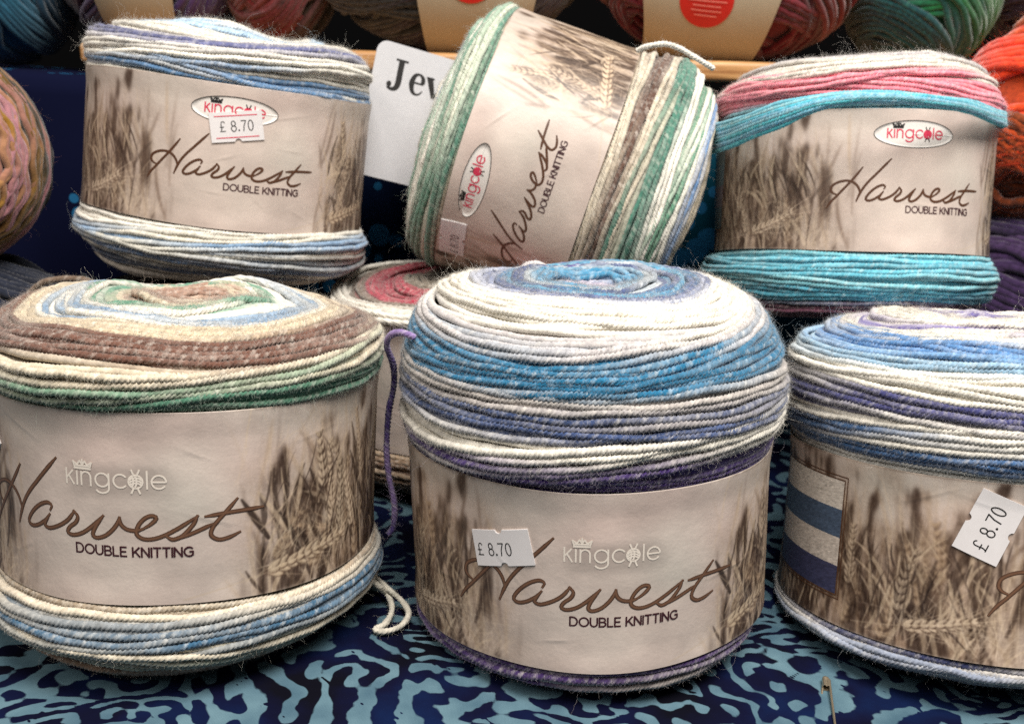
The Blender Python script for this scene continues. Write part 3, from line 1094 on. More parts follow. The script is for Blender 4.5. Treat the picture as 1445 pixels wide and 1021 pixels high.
def build_cloth():
    xs = np.arange(-0.42, 0.4201, 0.0009)
    ys = np.arange(0.13, 0.575, 0.0009)
    n, m = len(xs), len(ys)
    r = np.random.default_rng(3)
    w = r.normal(0, 1, (n, m))
    fx = np.fft.fftfreq(n, 0.0009)[:, None]
    fy = np.fft.fftfreq(m, 0.0009)[None, :]

    def band(f, lam, bw, ax=1.0, ay=1.0):
        k = np.sqrt((fx * ax) ** 2 + (fy * ay) ** 2)
        F = np.exp(-0.5 * ((k - 1 / lam) / (bw / lam)) ** 2)
        o = np.real(np.fft.ifft2(np.fft.fft2(f) * F))
        return o / o.std()

    def low(seed, lam):
        q = np.random.default_rng(seed).normal(0, 1, (n, m))
        F = np.exp(-0.5 * ((fx ** 2 + fy ** 2) * (2 * PI * lam) ** 2))
        o = np.real(np.fft.ifft2(np.fft.fft2(q) * F))
        return o / o.std()

    A = w
    B = w.copy()
    Cc = r.normal(0, 1, (n, m))
    for _ in range(4):
        A = np.tanh(2.2 * band(A, 0.0140, 0.36))
        B = np.tanh(2.2 * band(B, 0.0108, 0.36, 1.0, 0.45))
        Cc = np.tanh(2.2 * band(Cc, 0.0090, 0.36))
    A, B, Cc = band(A, 0.0140, 0.7), band(B, 0.0108, 0.7, 1.0, 0.45), band(Cc, 0.0090, 0.6)
    m1 = smooth(0.7, 1.2, low(21, 0.010))
    m2 = smooth(-0.4, 0.2, low(22, 0.012)) * (1 - m1)
    f = A * (1 - m1 - m2) + B * m1 + Cc * m2
    # stretched and squeezed by hand blocking, so no two motifs match
    I, J = np.meshgrid(np.arange(n, dtype=float), np.arange(m, dtype=float), indexing='ij')
    I = np.clip(I + low(31, 0.016) * 4.5 + low(33, 0.004) * 1.2, 0, n - 2.001)
    J = np.clip(J + low(32, 0.016) * 4.5 + low(34, 0.004) * 1.2, 0, m - 2.001)
    i0, j0 = I.astype(int), J.astype(int)
    a, b = I - i0, J - j0
    f = (f[i0, j0] * (1 - a) + f[i0 + 1, j0] * a) * (1 - b) + (f[i0, j0 + 1] * (1 - a) + f[i0 + 1, j0 + 1] * a) * b
    f = f + 0.20 * low(23, 0.0008) + 0.12 * low(27, 0.0016) - 0.20 + 0.34 * low(28, 0.014)
    # thin crackle where the wax broke
    cr = np.abs(low(24, 0.006)) + np.abs(low(25, 0.002)) * 0.02
    f = f - 2.2 * smooth(0.06, 0.02, cr) * (low(26, 0.006) > 0.5)
    X, Y = np.meshgrid(xs, ys, indexing='ij')
    Z = cloth_z(X, Y)
    mt, nt, p = new_mat('batik_cotton')
    at = N(nt, 'ShaderNodeAttribute', attribute_name='wax')
    mr = N(nt, 'ShaderNodeMapRange')
    mr.inputs[1].default_value = -0.17
    mr.inputs[2].default_value = 0.17
    nt.links.new(at.outputs['Fac'], mr.inputs[0])
    tc = N(nt, 'ShaderNodeTexCoord')
    ng = N(nt, 'ShaderNodeTexNoise')
    ng.inputs['Scale'].default_value = 26
    ng.inputs['Detail'].default_value = 5
    nt.links.new(tc.outputs['Object'], ng.inputs['Vector'])
    dk = N(nt, 'ShaderNodeValToRGB')
    dk.color_ramp.elements[0].position = 0.36
    dk.color_ramp.elements[0].color = lin4((8, 8, 19))
    dk.color_ramp.elements[1].position = 0.66
    dk.color_ramp.elements[1].color = lin4((11, 27, 64))
    e = dk.color_ramp.elements.new(0.5)
    e.color = lin4((10, 13, 42))
    nt.links.new(ng.outputs['Fac'], dk.inputs[0])
    n3 = N(nt, 'ShaderNodeTexNoise')
    n3.inputs['Scale'].default_value = 60
    n3.inputs['Detail'].default_value = 4
    nt.links.new(tc.outputs['Object'], n3.inputs['Vector'])
    lt = N(nt, 'ShaderNodeValToRGB')
    lt.color_ramp.elements[0].position = 0.3
    lt.color_ramp.elements[0].color = lin4((70, 98, 114))
    lt.color_ramp.elements[1].position = 0.7
    lt.color_ramp.elements[1].color = lin4((102, 132, 144))
    nt.links.new(n3.outputs['Fac'], lt.inputs[0])
    mx = N(nt, 'ShaderNodeMix', data_type='RGBA')
    nt.links.new(mr.outputs[0], mx.inputs[0])
    nt.links.new(dk.outputs[0], mx.inputs[6])
    nt.links.new(lt.outputs[0], mx.inputs[7])
    # weave
    wv = []
    for d in ('X', 'Y'):
        wn = N(nt, 'ShaderNodeTexWave', wave_type='BANDS', bands_direction=d)
        wn.inputs['Scale'].default_value = 700
        wn.inputs['Distortion'].default_value = 0.6
        nt.links.new(tc.outputs['Object'], wn.inputs['Vector'])
        wv.append(wn)
    ad = N(nt, 'ShaderNodeMath', operation='ADD')
    nt.links.new(wv[0].outputs['Fac'], ad.inputs[0])
    nt.links.new(wv[1].outputs['Fac'], ad.inputs[1])
    mr2 = N(nt, 'ShaderNodeMapRange')
    mr2.inputs[2].default_value = 2.0
    mr2.inputs[3].default_value = 0.86
    mr2.inputs[4].default_value = 1.08
    nt.links.new(ad.outputs[0], mr2.inputs[0])
    sc = N(nt, 'ShaderNodeVectorMath', operation='SCALE')
    nt.links.new(mx.outputs[2], sc.inputs[0])
    nt.links.new(mr2.outputs[0], sc.inputs['Scale'])
    nt.links.new(sc.outputs[0], p.inputs['Base Color'])
    bp = N(nt, 'ShaderNodeBump')
    bp.inputs['Strength'].default_value = 0.35
    bp.inputs['Distance'].default_value = 0.0002
    nt.links.new(ad.outputs[0], bp.inputs['Height'])
    nt.links.new(bp.outputs[0], p.inputs['Normal'])
    p.inputs['Roughness'].default_value = 0.85
    p.inputs['Specular IOR Level'].default_value = 0.08
    o = mesh_np('table_cloth', np.stack([X, Y, Z], -1), grid_quads(n, m)[:, ::-1], mt, None, attr={'wax': f})
    tag(o, kind='structure')


build_cloth()


# ------------------------------------------------------------------ stand behind: draped cloth, wooden board, dark backdrop
def dyed_material():
    m, nt, p = new_mat('dyed_cotton')
    tc = N(nt, 'ShaderNodeTexCoord')
    n1 = N(nt, 'ShaderNodeTexNoise')
    n1.inputs['Scale'].default_value = 9
    n1.inputs['Detail'].default_value = 3
    nt.links.new(tc.outputs['Object'], n1.inputs['Vector'])
    sx = N(nt, 'ShaderNodeSeparateXYZ')
    nt.links.new(tc.outputs['Object'], sx.inputs[0])
    # the dye runs from navy on one side to teal on the other
    ma = N(nt, 'ShaderNodeMath', operation='MULTIPLY_ADD')
    ma.inputs[1].default_value = 2.0
    ma.inputs[2].default_value = 0.05
    nt.links.new(sx.outputs['X'], ma.inputs[0])
    ad = N(nt, 'ShaderNodeMath', operation='ADD')
    nt.links.new(ma.outputs[0], ad.inputs[0])
    nt.links.new(n1.outputs['Fac'], ad.inputs[1])
    cr = N(nt, 'ShaderNodeValToRGB')
    cr.color_ramp.elements[0].position = 0.1
    cr.color_ramp.elements[0].color = lin4((9, 13, 40))
    cr.color_ramp.elements[1].position = 0.75
    cr.color_ramp.elements[1].color = lin4((8, 60, 78))
    e = cr.color_ramp.elements.new(0.42)
    e.color = lin4((9, 27, 56))
    nt.links.new(ad.outputs[0], cr.inputs[0])
    vo = N(nt, 'ShaderNodeTexVoronoi')
    vo.inputs['Scale'].default_value = 75
    vo.inputs['Randomness'].default_value = 0.9
    nt.links.new(tc.outputs['Object'], vo.inputs['Vector'])
    n2 = N(nt, 'ShaderNodeTexNoise')
    n2.inputs['Scale'].default_value = 14
    nt.links.new(tc.outputs['Object'], n2.inputs['Vector'])
    g = N(nt, 'ShaderNodeMapRange')
    g.inputs[1].default_value = 0.44
    g.inputs[2].default_value = 0.58
    g.inputs[3].default_value = 0.0
    g.inputs[4].default_value = 0.5
    nt.links.new(n2.outputs['Fac'], g.inputs[0])
    lt = N(nt, 'ShaderNodeMath', operation='LESS_THAN')
    nt.links.new(vo.outputs['Distance'], lt.inputs[0])
    nt.links.new(g.outputs[0], lt.inputs[1])
    mx = N(nt, 'ShaderNodeMix', data_type='RGBA')
    mx.inputs[7].default_value = lin4((34, 98, 140))
    nt.links.new(lt.outputs[0], mx.inputs[0])
    nt.links.new(cr.outputs[0], mx.inputs[6])
    nt.links.new(mx.outputs[2], p.inputs['Base Color'])
    p.inputs['Roughness'].default_value = 0.9
    p.inputs['Specular IOR Level'].default_value = 0.08
    return m


def build_drape():
    xs = np.linspace(-0.44, 0.46, 220)
    path = [(0.80, 0.1815), (0.60, 0.1815), (0.572, 0.1812), (0.5665, 0.178), (0.566, 0.17)] + [(0.566 - 0.004 * (1 - z / 0.17), z) for z in np.linspace(0.16, 0.001, 18)]
    path = np.array(path)
    X = xs[:, None].repeat(len(path), 1)
    fold = 0.0035 * np.sin(xs * 55 + 0.8) + 0.002 * np.sin(xs * 121)
    dn = smooth(0.175, 0.06, path[:, 1])
    Y = path[None, :, 0] + fold[:, None] * dn[None] * -1.0
    Z = path[None, :, 1] + 0 * X + 0.0004 * np.sin(xs * 60)[:, None]
    o = mesh_np('draped_cloth', np.stack([X, Y, Z], -1), grid_quads(len(xs), len(path)), dyed_material(), None)
    tag(o, 'dark blue and teal dyed cloth hanging down below the wooden shelf edge', 'cloth')


build_drape()


def wood_material():
    m, nt, p = new_mat('honey_wood')
    tc = N(nt, 'ShaderNodeTexCoord')
    mp = N(nt, 'ShaderNodeMapping')
    mp.inputs['Scale'].default_value = (3, 40, 60)
    nt.links.new(tc.outputs['Object'], mp.inputs['Vector'])
    n1 = N(nt, 'ShaderNodeTexNoise')
    n1.inputs['Scale'].default_value = 6
    n1.inputs['Detail'].default_value = 6
    n1.inputs['Distortion'].default_value = 0.6
    nt.links.new(mp.outputs[0], n1.inputs['Vector'])
    cr = N(nt, 'ShaderNodeValToRGB')
    cr.color_ramp.elements[0].position = 0.3
    cr.color_ramp.elements[0].color = lin4((150, 100, 56))
    cr.color_ramp.elements[1].position = 0.7
    cr.color_ramp.elements[1].color = lin4((208, 160, 104))
    nt.links.new(n1.outputs['Fac'], cr.inputs[0])
    nt.links.new(cr.outputs[0], p.inputs['Base Color'])
    p.inputs['Roughness'].default_value = 0.45
    return m


M_wood = wood_material()


def round_box(name, x0, x1, y0, y1, z0, z1, r, mat, parent=None, n=5):
    import bmesh
    bm = bmesh.new()
    bmesh.ops.create_cube(bm, size=1.0)
    for v in bm.verts:
        v.co = Vector(((x0 + x1) / 2 + v.co.x * (x1 - x0), (y0 + y1) / 2 + v.co.y * (y1 - y0), (z0 + z1) / 2 + v.co.z * (z1 - z0)))
    bmesh.ops.bevel(bm, geom=list(bm.edges), offset=r, segments=n, profile=0.5, affect='EDGES')
    me = bpy.data.meshes.new(name)
    bm.to_mesh(me)
    bm.free()
    for p in me.polygons:
        p.use_smooth = True
    me.materials.append(mat)
    o = bpy.data.objects.new(name, me)
    COL.objects.link(o)
    if parent:
        o.parent = parent
    return o


pL, pR = at_y(113, 74, 0.58), at_y(1040, 101, 0.58)
slope = (pR[2] - pL[2]) / (pR[0] - pL[0])
bz = pL[2] - 0.0058
shelf = round_box('shelf_board', 0, 0.62, 0, 0.23, 0, 0.0112, 0.003, M_wood)
shelf.location = (pL[0], 0.578, bz)
shelf.rotation_euler = (0, -math.atan(slope), 0)
tag(shelf, 'honey coloured wooden shelf board above the dark blue hanging cloth', 'shelf')
SHELF_TOP = bz + 0.0115

V = np.array([(-1.0, 0.86, -0.02), (1.0, 0.86, -0.02), (1.0, 0.86, 0.7), (-1.0, 0.86, 0.7)])
wall = mesh_np('back_wall', V, np.array([[0, 1, 2, 3]]), M_back, None)
tag(wall, kind='structure')


# ------------------------------------------------------------------ balls of yarn
def make_ball(name, label, center, radii, cols, axis, seed, rad=0.0022, nstr=52, band=None, fluff=0, group='balls of yarn on the wooden shelf', mat=None,
              tiltsd=0.25, fleck=0.2, mixcol=None, cat='yarn', wave=0.0, dot=True):
    global rng
    rng = np.random.default_rng(seed)
    root = empty(name, Matrix.Translation(Vector((center[0], center[1], center[2] - radii[2]))))
    tag(root, label, cat, group)
    off = np.array([0, 0, radii[2]])
    radii = np.asarray(radii, float)
    ax = np.asarray(axis, float)
    ax /= np.linalg.norm(ax)
    phi = np.linspace(0, 2 * PI, 170)
    parts = []
    cl = np.array([lin(c) for c in cols])
    lam_all = np.linspace(-1.35, 1.35, nstr)
    for layer in (0, 1):
        k = 0
        while k < nstr:
            g = int(rng.integers(4, 9))
            lam = lam_all[k:k + g]
            a = ax + rng.normal(0, tiltsd, 3)
            a /= np.linalg.norm(a)
            e1 = np.cross(a, (0.31, 0.55, 0.77))
            e1 /= np.linalg.norm(e1)
            e2 = np.cross(a, e1)
            G = len(lam)
            la = lam[:, None] + wob(G, phi, (2, 5, 9), (0.02, 0.015, 0.01)) + wave * np.sin(14 * phi[None] + rng.uniform(0, 6, (G, 1)))
            D = np.cos(la)[..., None] * (np.cos(phi)[None, :, None] * e1 + np.sin(phi)[None, :, None] * e2) + np.sin(la)[..., None] * a
            h = rng.uniform(0, 1.6) * rad * (0.5 + 0.5 * np.sin(phi + rng.uniform(0, 6)))
            P = D * radii + D * (h[None, :, None] - (1.4 * rad if layer == 0 else 0))
            Nm = D / radii
            Nm /= np.sqrt((Nm ** 2).sum(-1, keepdims=True))
            ci = (k / nstr + wob(G, phi, (1, 2, 3), (0.05, 0.04, 0.03)) + rng.normal(0, 0.03, (G, 1))) * (len(cl) - 1)
            ci = np.clip(ci, 0, len(cl) - 1)
            C = np.stack([np.interp(ci, np.arange(len(cl)), cl[:, q]) for q in range(3)], -1)
            if mixcol is not None:
                w = np.clip(wob(G, phi, (3, 8, 15), (0.3, 0.3, 0.25)), 0, 0.9)[..., None]
                C = C * (1 - w) + lin(mixcol) * w
            Vt, Qt, Ct = tubes(P + off, Nm, rad, 8, 0.22, twist=0.008, C=C, fleck=fleck, cream=np.clip(cl.mean(0) * 2.2 + 0.03, 0, 1))
            parts.append((Vt, Qt, Ct))
            if layer == 1 and fluff:
                cnt = int(fluff * G / nstr)
                kk = rng.integers(0, G, cnt); ii = rng.integers(0, len(phi), cnt); jj = rng.integers(-2, 3, cnt) % 8
                b = Vt[kk, ii, jj]
                parts.append(fuzz(b, Nm[kk, ii], Ct[kk, ii, jj], 0.0015 + rng.exponential(0.0022, cnt), 0.00003, 0.8, 4))
            k += g
    th = np.linspace(0.02, PI - 0.02, 30)
    ph = np.linspace(0, 2 * PI, 40, endpoint=False)
    D = np.stack([np.sin(th)[:, None] * np.cos(ph), np.sin(th)[:, None] * np.sin(ph), np.cos(th)[:, None] + 0 * ph], -1)
    parts.append((D * (radii - 1.6 * rad) + off, grid_quads(30, 40, True), cl.mean(0) * 0.8))
    V, Q, C = merge(parts)
    mesh_np('yarn_winding', V, Q, mat or M_yarn, root, C)
    if band:
        x0, w, dotx, dotz, dotr = band
        # sleeve runs round the long (x) axis; narrows towards the underside

        def S(x, t, h):
            kx = np.clip(x / radii[0], -0.98, 0.98)
            kk = np.sqrt(1 - kx ** 2) * 0.75 + 0.25 * np.sqrt(1 - (np.clip(x0 / radii[0], -.9, .9)) ** 2)
            ex = 0.0068 + h
            return np.stack([x, -np.cos(t) * (radii[1] * kk + ex), np.sin(t) * (radii[2] * kk + ex)], -1) + off
        n, m = 90, 24
        T, A = np.meshgrid(np.linspace(0, 2 * PI, n), np.linspace(-1, 1, m), indexing='ij')
        wid = w * (0.80 + 0.20 * np.sin(T))
        Vb = S(x0 + A * wid, T, 0 * T)
        bnd = mesh_np('label_band', Vb, grid_quads(n, m), M_cream, root)
        if dot:
            n, m = 48, 8
            A, B = np.meshgrid(np.linspace(0, 2 * PI, n), np.linspace(0.001, 1, m), indexing='ij')
            t0 = dotz
            Vd = S(x0 + dotx + dotr * B * np.cos(A), t0 + dotr * B * np.sin(A) / radii[2], np.full_like(A, 0.0004))
            dt = mesh_np('label_seal', Vd, grid_quads(n, m), M_reddot, bnd)
            st, tw = text_strokes('BRITISH', 0.3)
            sc = dotr * 0.72 / tw
            f = lambda u, v, h: S(x0 + dotx + u, t0 + v / radii[2], h + 0.0004)
            ribs = [s * sc + np.array([-dotr * 0.36, dotr * 0.5]) for s in st]
            for row in range(6):
                y = dotr * (0.33 - 0.17 * row)
                hw = dotr * (0.5, 0.68, 0.72, 0.5, 0.55, 0.4)[row] * 0.95
                x = -hw
                while x < hw:
                    l = rng.uniform(0.03, 0.07) * dotr
                    ribs.append(L2((x, y), (x + l, y)))
                    x += l + 0.035 * dotr
            ribbons('seal_lettering', ribs, dotr * 0.045, f, 0.0002, 0.00005, M_pink_ink, dt)
    return root


def ball_at(px, py, Y):
    return at_y(px, py, Y)


def shelf_ball(name, label, px0, px1, Y, cols, axis, seed, rz=0.055, band=None, bottom=SHELF_TOP, ry=0.055, **kw):
    a, b = at_y(px0, 60, Y), at_y(px1, 60, Y)
    cx, rx = (a[0] + b[0]) / 2, (b[0] - a[0]) / 2
    bt = bottom + slope * 0.0
    if band:
        u, v = at_y(band[0], 40, Y - ry), at_y(band[1], 40, Y - ry)
        d = at_y(band[2], 20, Y - ry)
        band = ((u[0] + v[0]) / 2 - cx, (v[0] - u[0]) / 2, d[0] - (u[0] + v[0]) / 2, band[3], band[4])
    return make_ball(name, label, (cx, Y, bt + rz * 1.05), (rx, ry, rz), cols, axis, seed, band=band, **kw)


def shelf_z(px):
    p = at_y(px, 90, 0.66)
    return bz + 0.0115 + slope * (p[0] - pL[0])


B = 'balls of yarn on the wooden shelf'
shelf_ball('yarn_ball', 'teal blue ball of thick yarn at the left end of the shelf', -60, 96, 0.665, [(20, 40, 60), (26, 74, 100), (34, 96, 120), (22, 60, 84), (16, 36, 54)], (0.8, 0.35, 0.45), 31, bottom=0.183, rz=0.05, rad=0.0024, nstr=46, fluff=2500)
shelf_ball('yarn_ball', 'grey and purple marled ball with cream band left of the yarn cakes', 88, 338, 0.665, [(96, 88, 86), (120, 60, 66), (90, 96, 92), (70, 40, 92), (54, 40, 96), (40, 30, 60)], (0.8, 0.3, -0.5), 32,
           band=(108, 262, 186, 0.12, 0.0155), bottom=shelf_z(200), rz=0.052, rad=0.0022, nstr=52, fluff=2500)
shelf_ball('yarn_ball', 'dark red and grey marled ball of yarn without a visible band', 325, 470, 0.68, [(70, 66, 64), (96, 40, 44), (126, 40, 44), (84, 60, 58), (64, 80, 72)], (0.6, 0.4, -0.7), 33,
           bottom=shelf_z(400), rz=0.055, mixcol=(40, 40, 40), fluff=2500)
shelf_ball('yarn_ball', 'charcoal ball of yarn with cream band and red seal', 446, 808, 0.665, [(40, 42, 40), (56, 56, 52), (38, 40, 42), (58, 44, 60), (40, 40, 38), (52, 52, 48)], (0.7, 0.4, -0.6), 34,
           band=(552, 790, 664, -0.22, 0.0155), bottom=shelf_z(620), rz=0.055, mixcol=(76, 76, 70), fluff=2500)
shelf_ball('yarn_ball', 'crimson and black marled ball of yarn with cream band and red seal', 838, 1196, 0.665, [(80, 18, 32), (110, 24, 40), (60, 20, 28), (120, 36, 44), (76, 30, 34), (170, 50, 58)], (0.7, 0.35, 0.62), 35,
           band=(868, 1134, 996, -0.42, 0.0155), bottom=shelf_z(1000), rz=0.055, mixcol=(44, 22, 26), fluff=2500)
shelf_ball('yarn_ball', 'green and blue fluffy ball of yarn on the shelf', 1186, 1392, 0.70, [(12, 34, 40), (14, 70, 76), (22, 104, 44), (46, 140, 44), (16, 84, 60), (14, 60, 92), (30, 34, 60)], (0.4, 0.3, 0.85), 36,
           bottom=shelf_z(1250) - 0.004, rz=0.058, fluff=6000, mat=M_fluff)
shelf_ball('yarn_ball', 'dark purple fluffy ball of yarn behind the orange one', 1350, 1560, 0.72, [(46, 28, 54), (58, 36, 60), (40, 26, 48)], (0.4, 0.3, 0.85), 37,
           bottom=shelf_z(1420) + 0.018, rz=0.055, fluff=4000, mat=M_fluff)

# stacked at the right edge
c = at_y(1478, 168, 0.56)
make_ball('yarn_ball', 'bright orange fluffy ball of yarn at the right edge above a purple one', c, (0.047, 0.046, 0.055),
          [(120, 54, 22), (170, 70, 26), (226, 78, 26), (250, 66, 22), (250, 62, 20), (160, 124, 70), (250, 80, 36), (250, 88, 40)], (0.25, 0.3, 0.9), 41, rad=0.0026, nstr=44, fluff=9000, mat=M_fluff, group='fluffy balls stacked at the right', tiltsd=0.35)
c2 = (c[0] - 0.003, 0.555, 0.0)
make_ball('yarn_ball', 'purple fluffy ball of yarn at the right edge under an orange one', (c2[0], c2[1], c[2] - 0.055 - 0.046), (0.047, 0.046, 0.048),
          [(34, 22, 50), (58, 36, 74), (44, 26, 64), (34, 22, 44)], (0.25, 0.3, 0.9), 42, rad=0.0026, nstr=40, fluff=7000, mat=M_fluff, group='fluffy balls stacked at the right', tiltsd=0.35)
# stacked at the left edge
c = at_y(-74, 222, 0.45)
make_ball('yarn_ball', 'pink and gold slubby ball of yarn at the left edge', c, (0.0400, 0.042, 0.0455),
          [(30, 34, 30), (30, 34, 30), (34, 38, 32), (30, 34, 30), (30, 34, 30), (34, 38, 30), (128, 94, 40), (172, 118, 126), (176, 124, 132), (156, 114, 36), (172, 118, 126), (140, 104, 36), (80, 74, 36)], (0.22, -1.0, 0.12), 43, rad=0.0017, nstr=66, fluff=1500, tiltsd=0.10, wave=0.03, group='balls of yarn stacked at the left')
c3 = (c[0] + 0.002, 0.452, c[2] - 0.0455 - 0.045)
make_ball('yarn_ball', 'blue black ball of yarn at the left edge below the pink and gold one', c3, (0.048, 0.044, 0.046),
          [(26, 30, 44), (40, 46, 62), (24, 26, 36)], (0.3, 0.3, 0.9), 44, rad=0.0022, nstr=44, fluff=2500, group='balls of yarn stacked at the left')


# ------------------------------------------------------------------ the white card
def build_card():
    root_p = at_y(535, 54, 0.525)
    roll = math.radians(-13)
    W_, H_, th = 0.105, 0.068, 0.0006
    yaw = math.radians(16)
    xa = np.array([math.cos(yaw) * math.cos(roll), math.sin(yaw), math.cos(yaw) * math.sin(roll)])
    xa /= np.linalg.norm(xa)
    za = np.array([0.12, 0.18, 1.0])
    za -= xa * (za @ xa)
    za /= np.linalg.norm(za)
    na = np.cross(xa, za)
    root = empty('sign_card', Matrix(((xa[0], na[0] * -1, za[0], root_p[0]), (xa[1], na[1] * -1, za[1], root_p[1]), (xa[2], na[2] * -1, za[2], root_p[2]), (0, 0, 0, 1))))
    tag(root, 'white card with bold black lettering behind the tilted brown and green cake', 'sign')
    r = 0.0055
    out = np.vstack([arc(r, -r, r, r, 180, 90, 8), arc(W_ - r, -r, r, r, 90, 0, 8), arc(W_ - r, -H_ + r, r, r, 0, -90, 8), arc(r, -H_ + r, r, r, -90, -180, 8)])
    n = len(out)
    import bmesh
    bm = bmesh.new()
    f = [bm.verts.new((x, -th / 2, z)) for x, z in out]
    b = [bm.verts.new((x, th / 2, z)) for x, z in out]
    bm.faces.new(f)
    bm.faces.new(b[::-1])
    for i in range(n):
        bm.faces.new((f[i], b[i], b[(i + 1) % n], f[(i + 1) % n]))
    me = bpy.data.meshes.new('card')
    bm.normal_update()
    bmesh.ops.recalc_face_normals(bm, faces=bm.faces)
    bm.to_mesh(me)
    bm.free()
    me.materials.append(M_card)
    o = bpy.data.objects.new('card', me)
    COL.objects.link(o)
    o.parent = root
    # serif letters J e v as filled outlines (height 1 = cap height)
    polys = []

    def strip(P, w):
        P = catmull(P, 40)
        T = np.gradient(P, axis=0)
        T /= np.sqrt((T ** 2).sum(1, keepdims=True)) + 1e-9
        Nn = np.stack([-T[:, 1], T[:, 0]], 1)
        w = np.interp(np.linspace(0, 1, 40), np.linspace(0, 1, len(w)), w)[:, None]
        return np.stack([P - Nn * w / 2, P + Nn * w / 2], 1)
    # J
    polys.append(strip([(0.40, 0.97), (0.40, 0.6), (0.40, 0.2), (0.33, 0.02), (0.18, -0.03), (0.06, 0.04)], [0.2, 0.2, 0.2, 0.16, 0.1, 0.12]))
    polys.append(strip([(0.20, 0.965), (0.40, 0.965), (0.62, 0.965)], [0.07, 0.07, 0.07]))
    polys.append(strip([(0.02, 0.12), (0.1, 0.12), (0.18, 0.12)], [0.10, 0.2, 0.10]))
    # e
    polys.append(strip([(1.24, 0.40), (1.22, 0.58), (1.08, 0.68), (0.93, 0.60), (0.86, 0.34), (0.93, 0.08), (1.08, 0.0), (1.2, 0.06), (1.27, 0.16)], [0.15, 0.13, 0.06, 0.13, 0.19, 0.13, 0.06, 0.05, 0.03]))
    polys.append(strip([(0.9, 0.38), (1.05, 0.38), (1.27, 0.38)], [0.055, 0.055, 0.055]))
    # v
    polys.append(strip([(1.45, 0.67), (1.55, 0.4), (1.68, 0.02)], [0.2, 0.19, 0.12]))
    polys.append(strip([(1.96, 0.67), (1.84, 0.4), (1.69, 0.02)], [0.06, 0.06, 0.05]))
    polys.append(strip([(1.34, 0.66), (1.45, 0.66), (1.62, 0.66)], [0.05, 0.05, 0.05]))
    polys.append(strip([(1.82, 0.66), (1.92, 0.66), (2.06, 0.66)], [0.05, 0.05, 0.05]))
    sc = 0.0150
    parts = []
    for k, p in enumerate(polys):
        x = p[..., 0] * sc + 0.0078
        z = p[..., 1] * sc - 0.0222
        V = np.stack([x, np.full_like(x, -th / 2 - 0.0001 - 0.00002 * k), z], -1)
        parts.append((V, grid_quads(40, 2), np.ones(3)))
    V, Q, _ = merge(parts)
    mesh_np('lettering', V, Q, M_black_ink, root)


build_card()

# ------------------------------------------------------------------ colours of the yarns
W = (236, 232, 222)
cake_front = 'yarn cakes in printed paper sleeves'

# front middle cake
rC, MC = make_cake('tall purple, teal and white yarn cake in the middle of the front row',
    to_world((0.0281, 0.3376, -0.1511)), (-0.05, 0.03), 0.0648, 0.0600, 0.0110, 0.0530, math.radians(2.6),
    [(0, (206, 198, 204)), (.05, (116, 84, 160)), (.10, (206, 196, 208)), (.13, (84, 154, 188)), (.20, (196, 204, 210)), (.23, (98, 112, 152)), (.27, (96, 160, 190)), (.32, (104, 118, 156)), (.365, (190, 194, 206)), (.385, W), (.525, (202, 198, 198)), (.565, (50, 128, 164)), (.705, (192, 186, 182)), (.765, (80, 98, 138)), (.835, W), (.895, (88, 62, 136))],
    [(0, (100, 76, 130)), (5, (84, 62, 116)), (9, (196, 188, 182)), (12, (110, 90, 130))],
    True, 0.00030, 0.0046, seed=3, fz=(52000, 1700), bulge_up=1.032, bulge_lo=0.965,
    sticker=[dict(ang=-24.5, v=0.64, rot=13.0, tx=-0.0093, ty=-0.0024, size=0.0040)])
add_tail(rC, MC, [at_y(586, 476, 0.315), at_y(566, 470, 0.318), at_y(550, 474, 0.322), at_y(546, 488, 0.326), at_y(556, 515, 0.33), at_y(556, 545, 0.333), at_y(548, 580, 0.335), at_y(546, 625, 0.336), at_y(549, 670, 0.336), at_y(556, 710, 0.336), at_y(555, 742, 0.336), at_y(548, 755, 0.336)],
         (74, 54, 124), rad=0.00112, color2=(142, 118, 172), fz=900)
# tangled middle
ztC = 0.1235
add_tail(rC, MC, [at_z(x, y, z) for x, y, z in ((752, 392, ztC - .003), (738, 384, ztC), (742, 374, ztC + .0016), (758, 371, ztC + .002), (770, 378, ztC + .0012), (764, 388, ztC), (748, 394, ztC - .003))], (214, 206, 206), name='yarn_loop', rad=0.0010)
add_tail(rC, MC, [at_z(x, y, z) for x, y, z in ((770, 388, ztC - .002), (800, 380, ztC + .0012), (830, 372, ztC + .0016), (862, 376, ztC + .0014), (884, 384, ztC + .0006), (900, 390, ztC - .002))], (88, 64, 150), name='yarn_loop', rad=0.0010)
add_tail(rC, MC, [at_z(x, y, z) for x, y, z in ((842, 392, ztC - .002), (850, 382, ztC + .001), (864, 378, ztC + .0014), (874, 386, ztC + .0006), (868, 394, ztC - .002))], (222, 216, 214), name='yarn_loop', rad=0.0010)

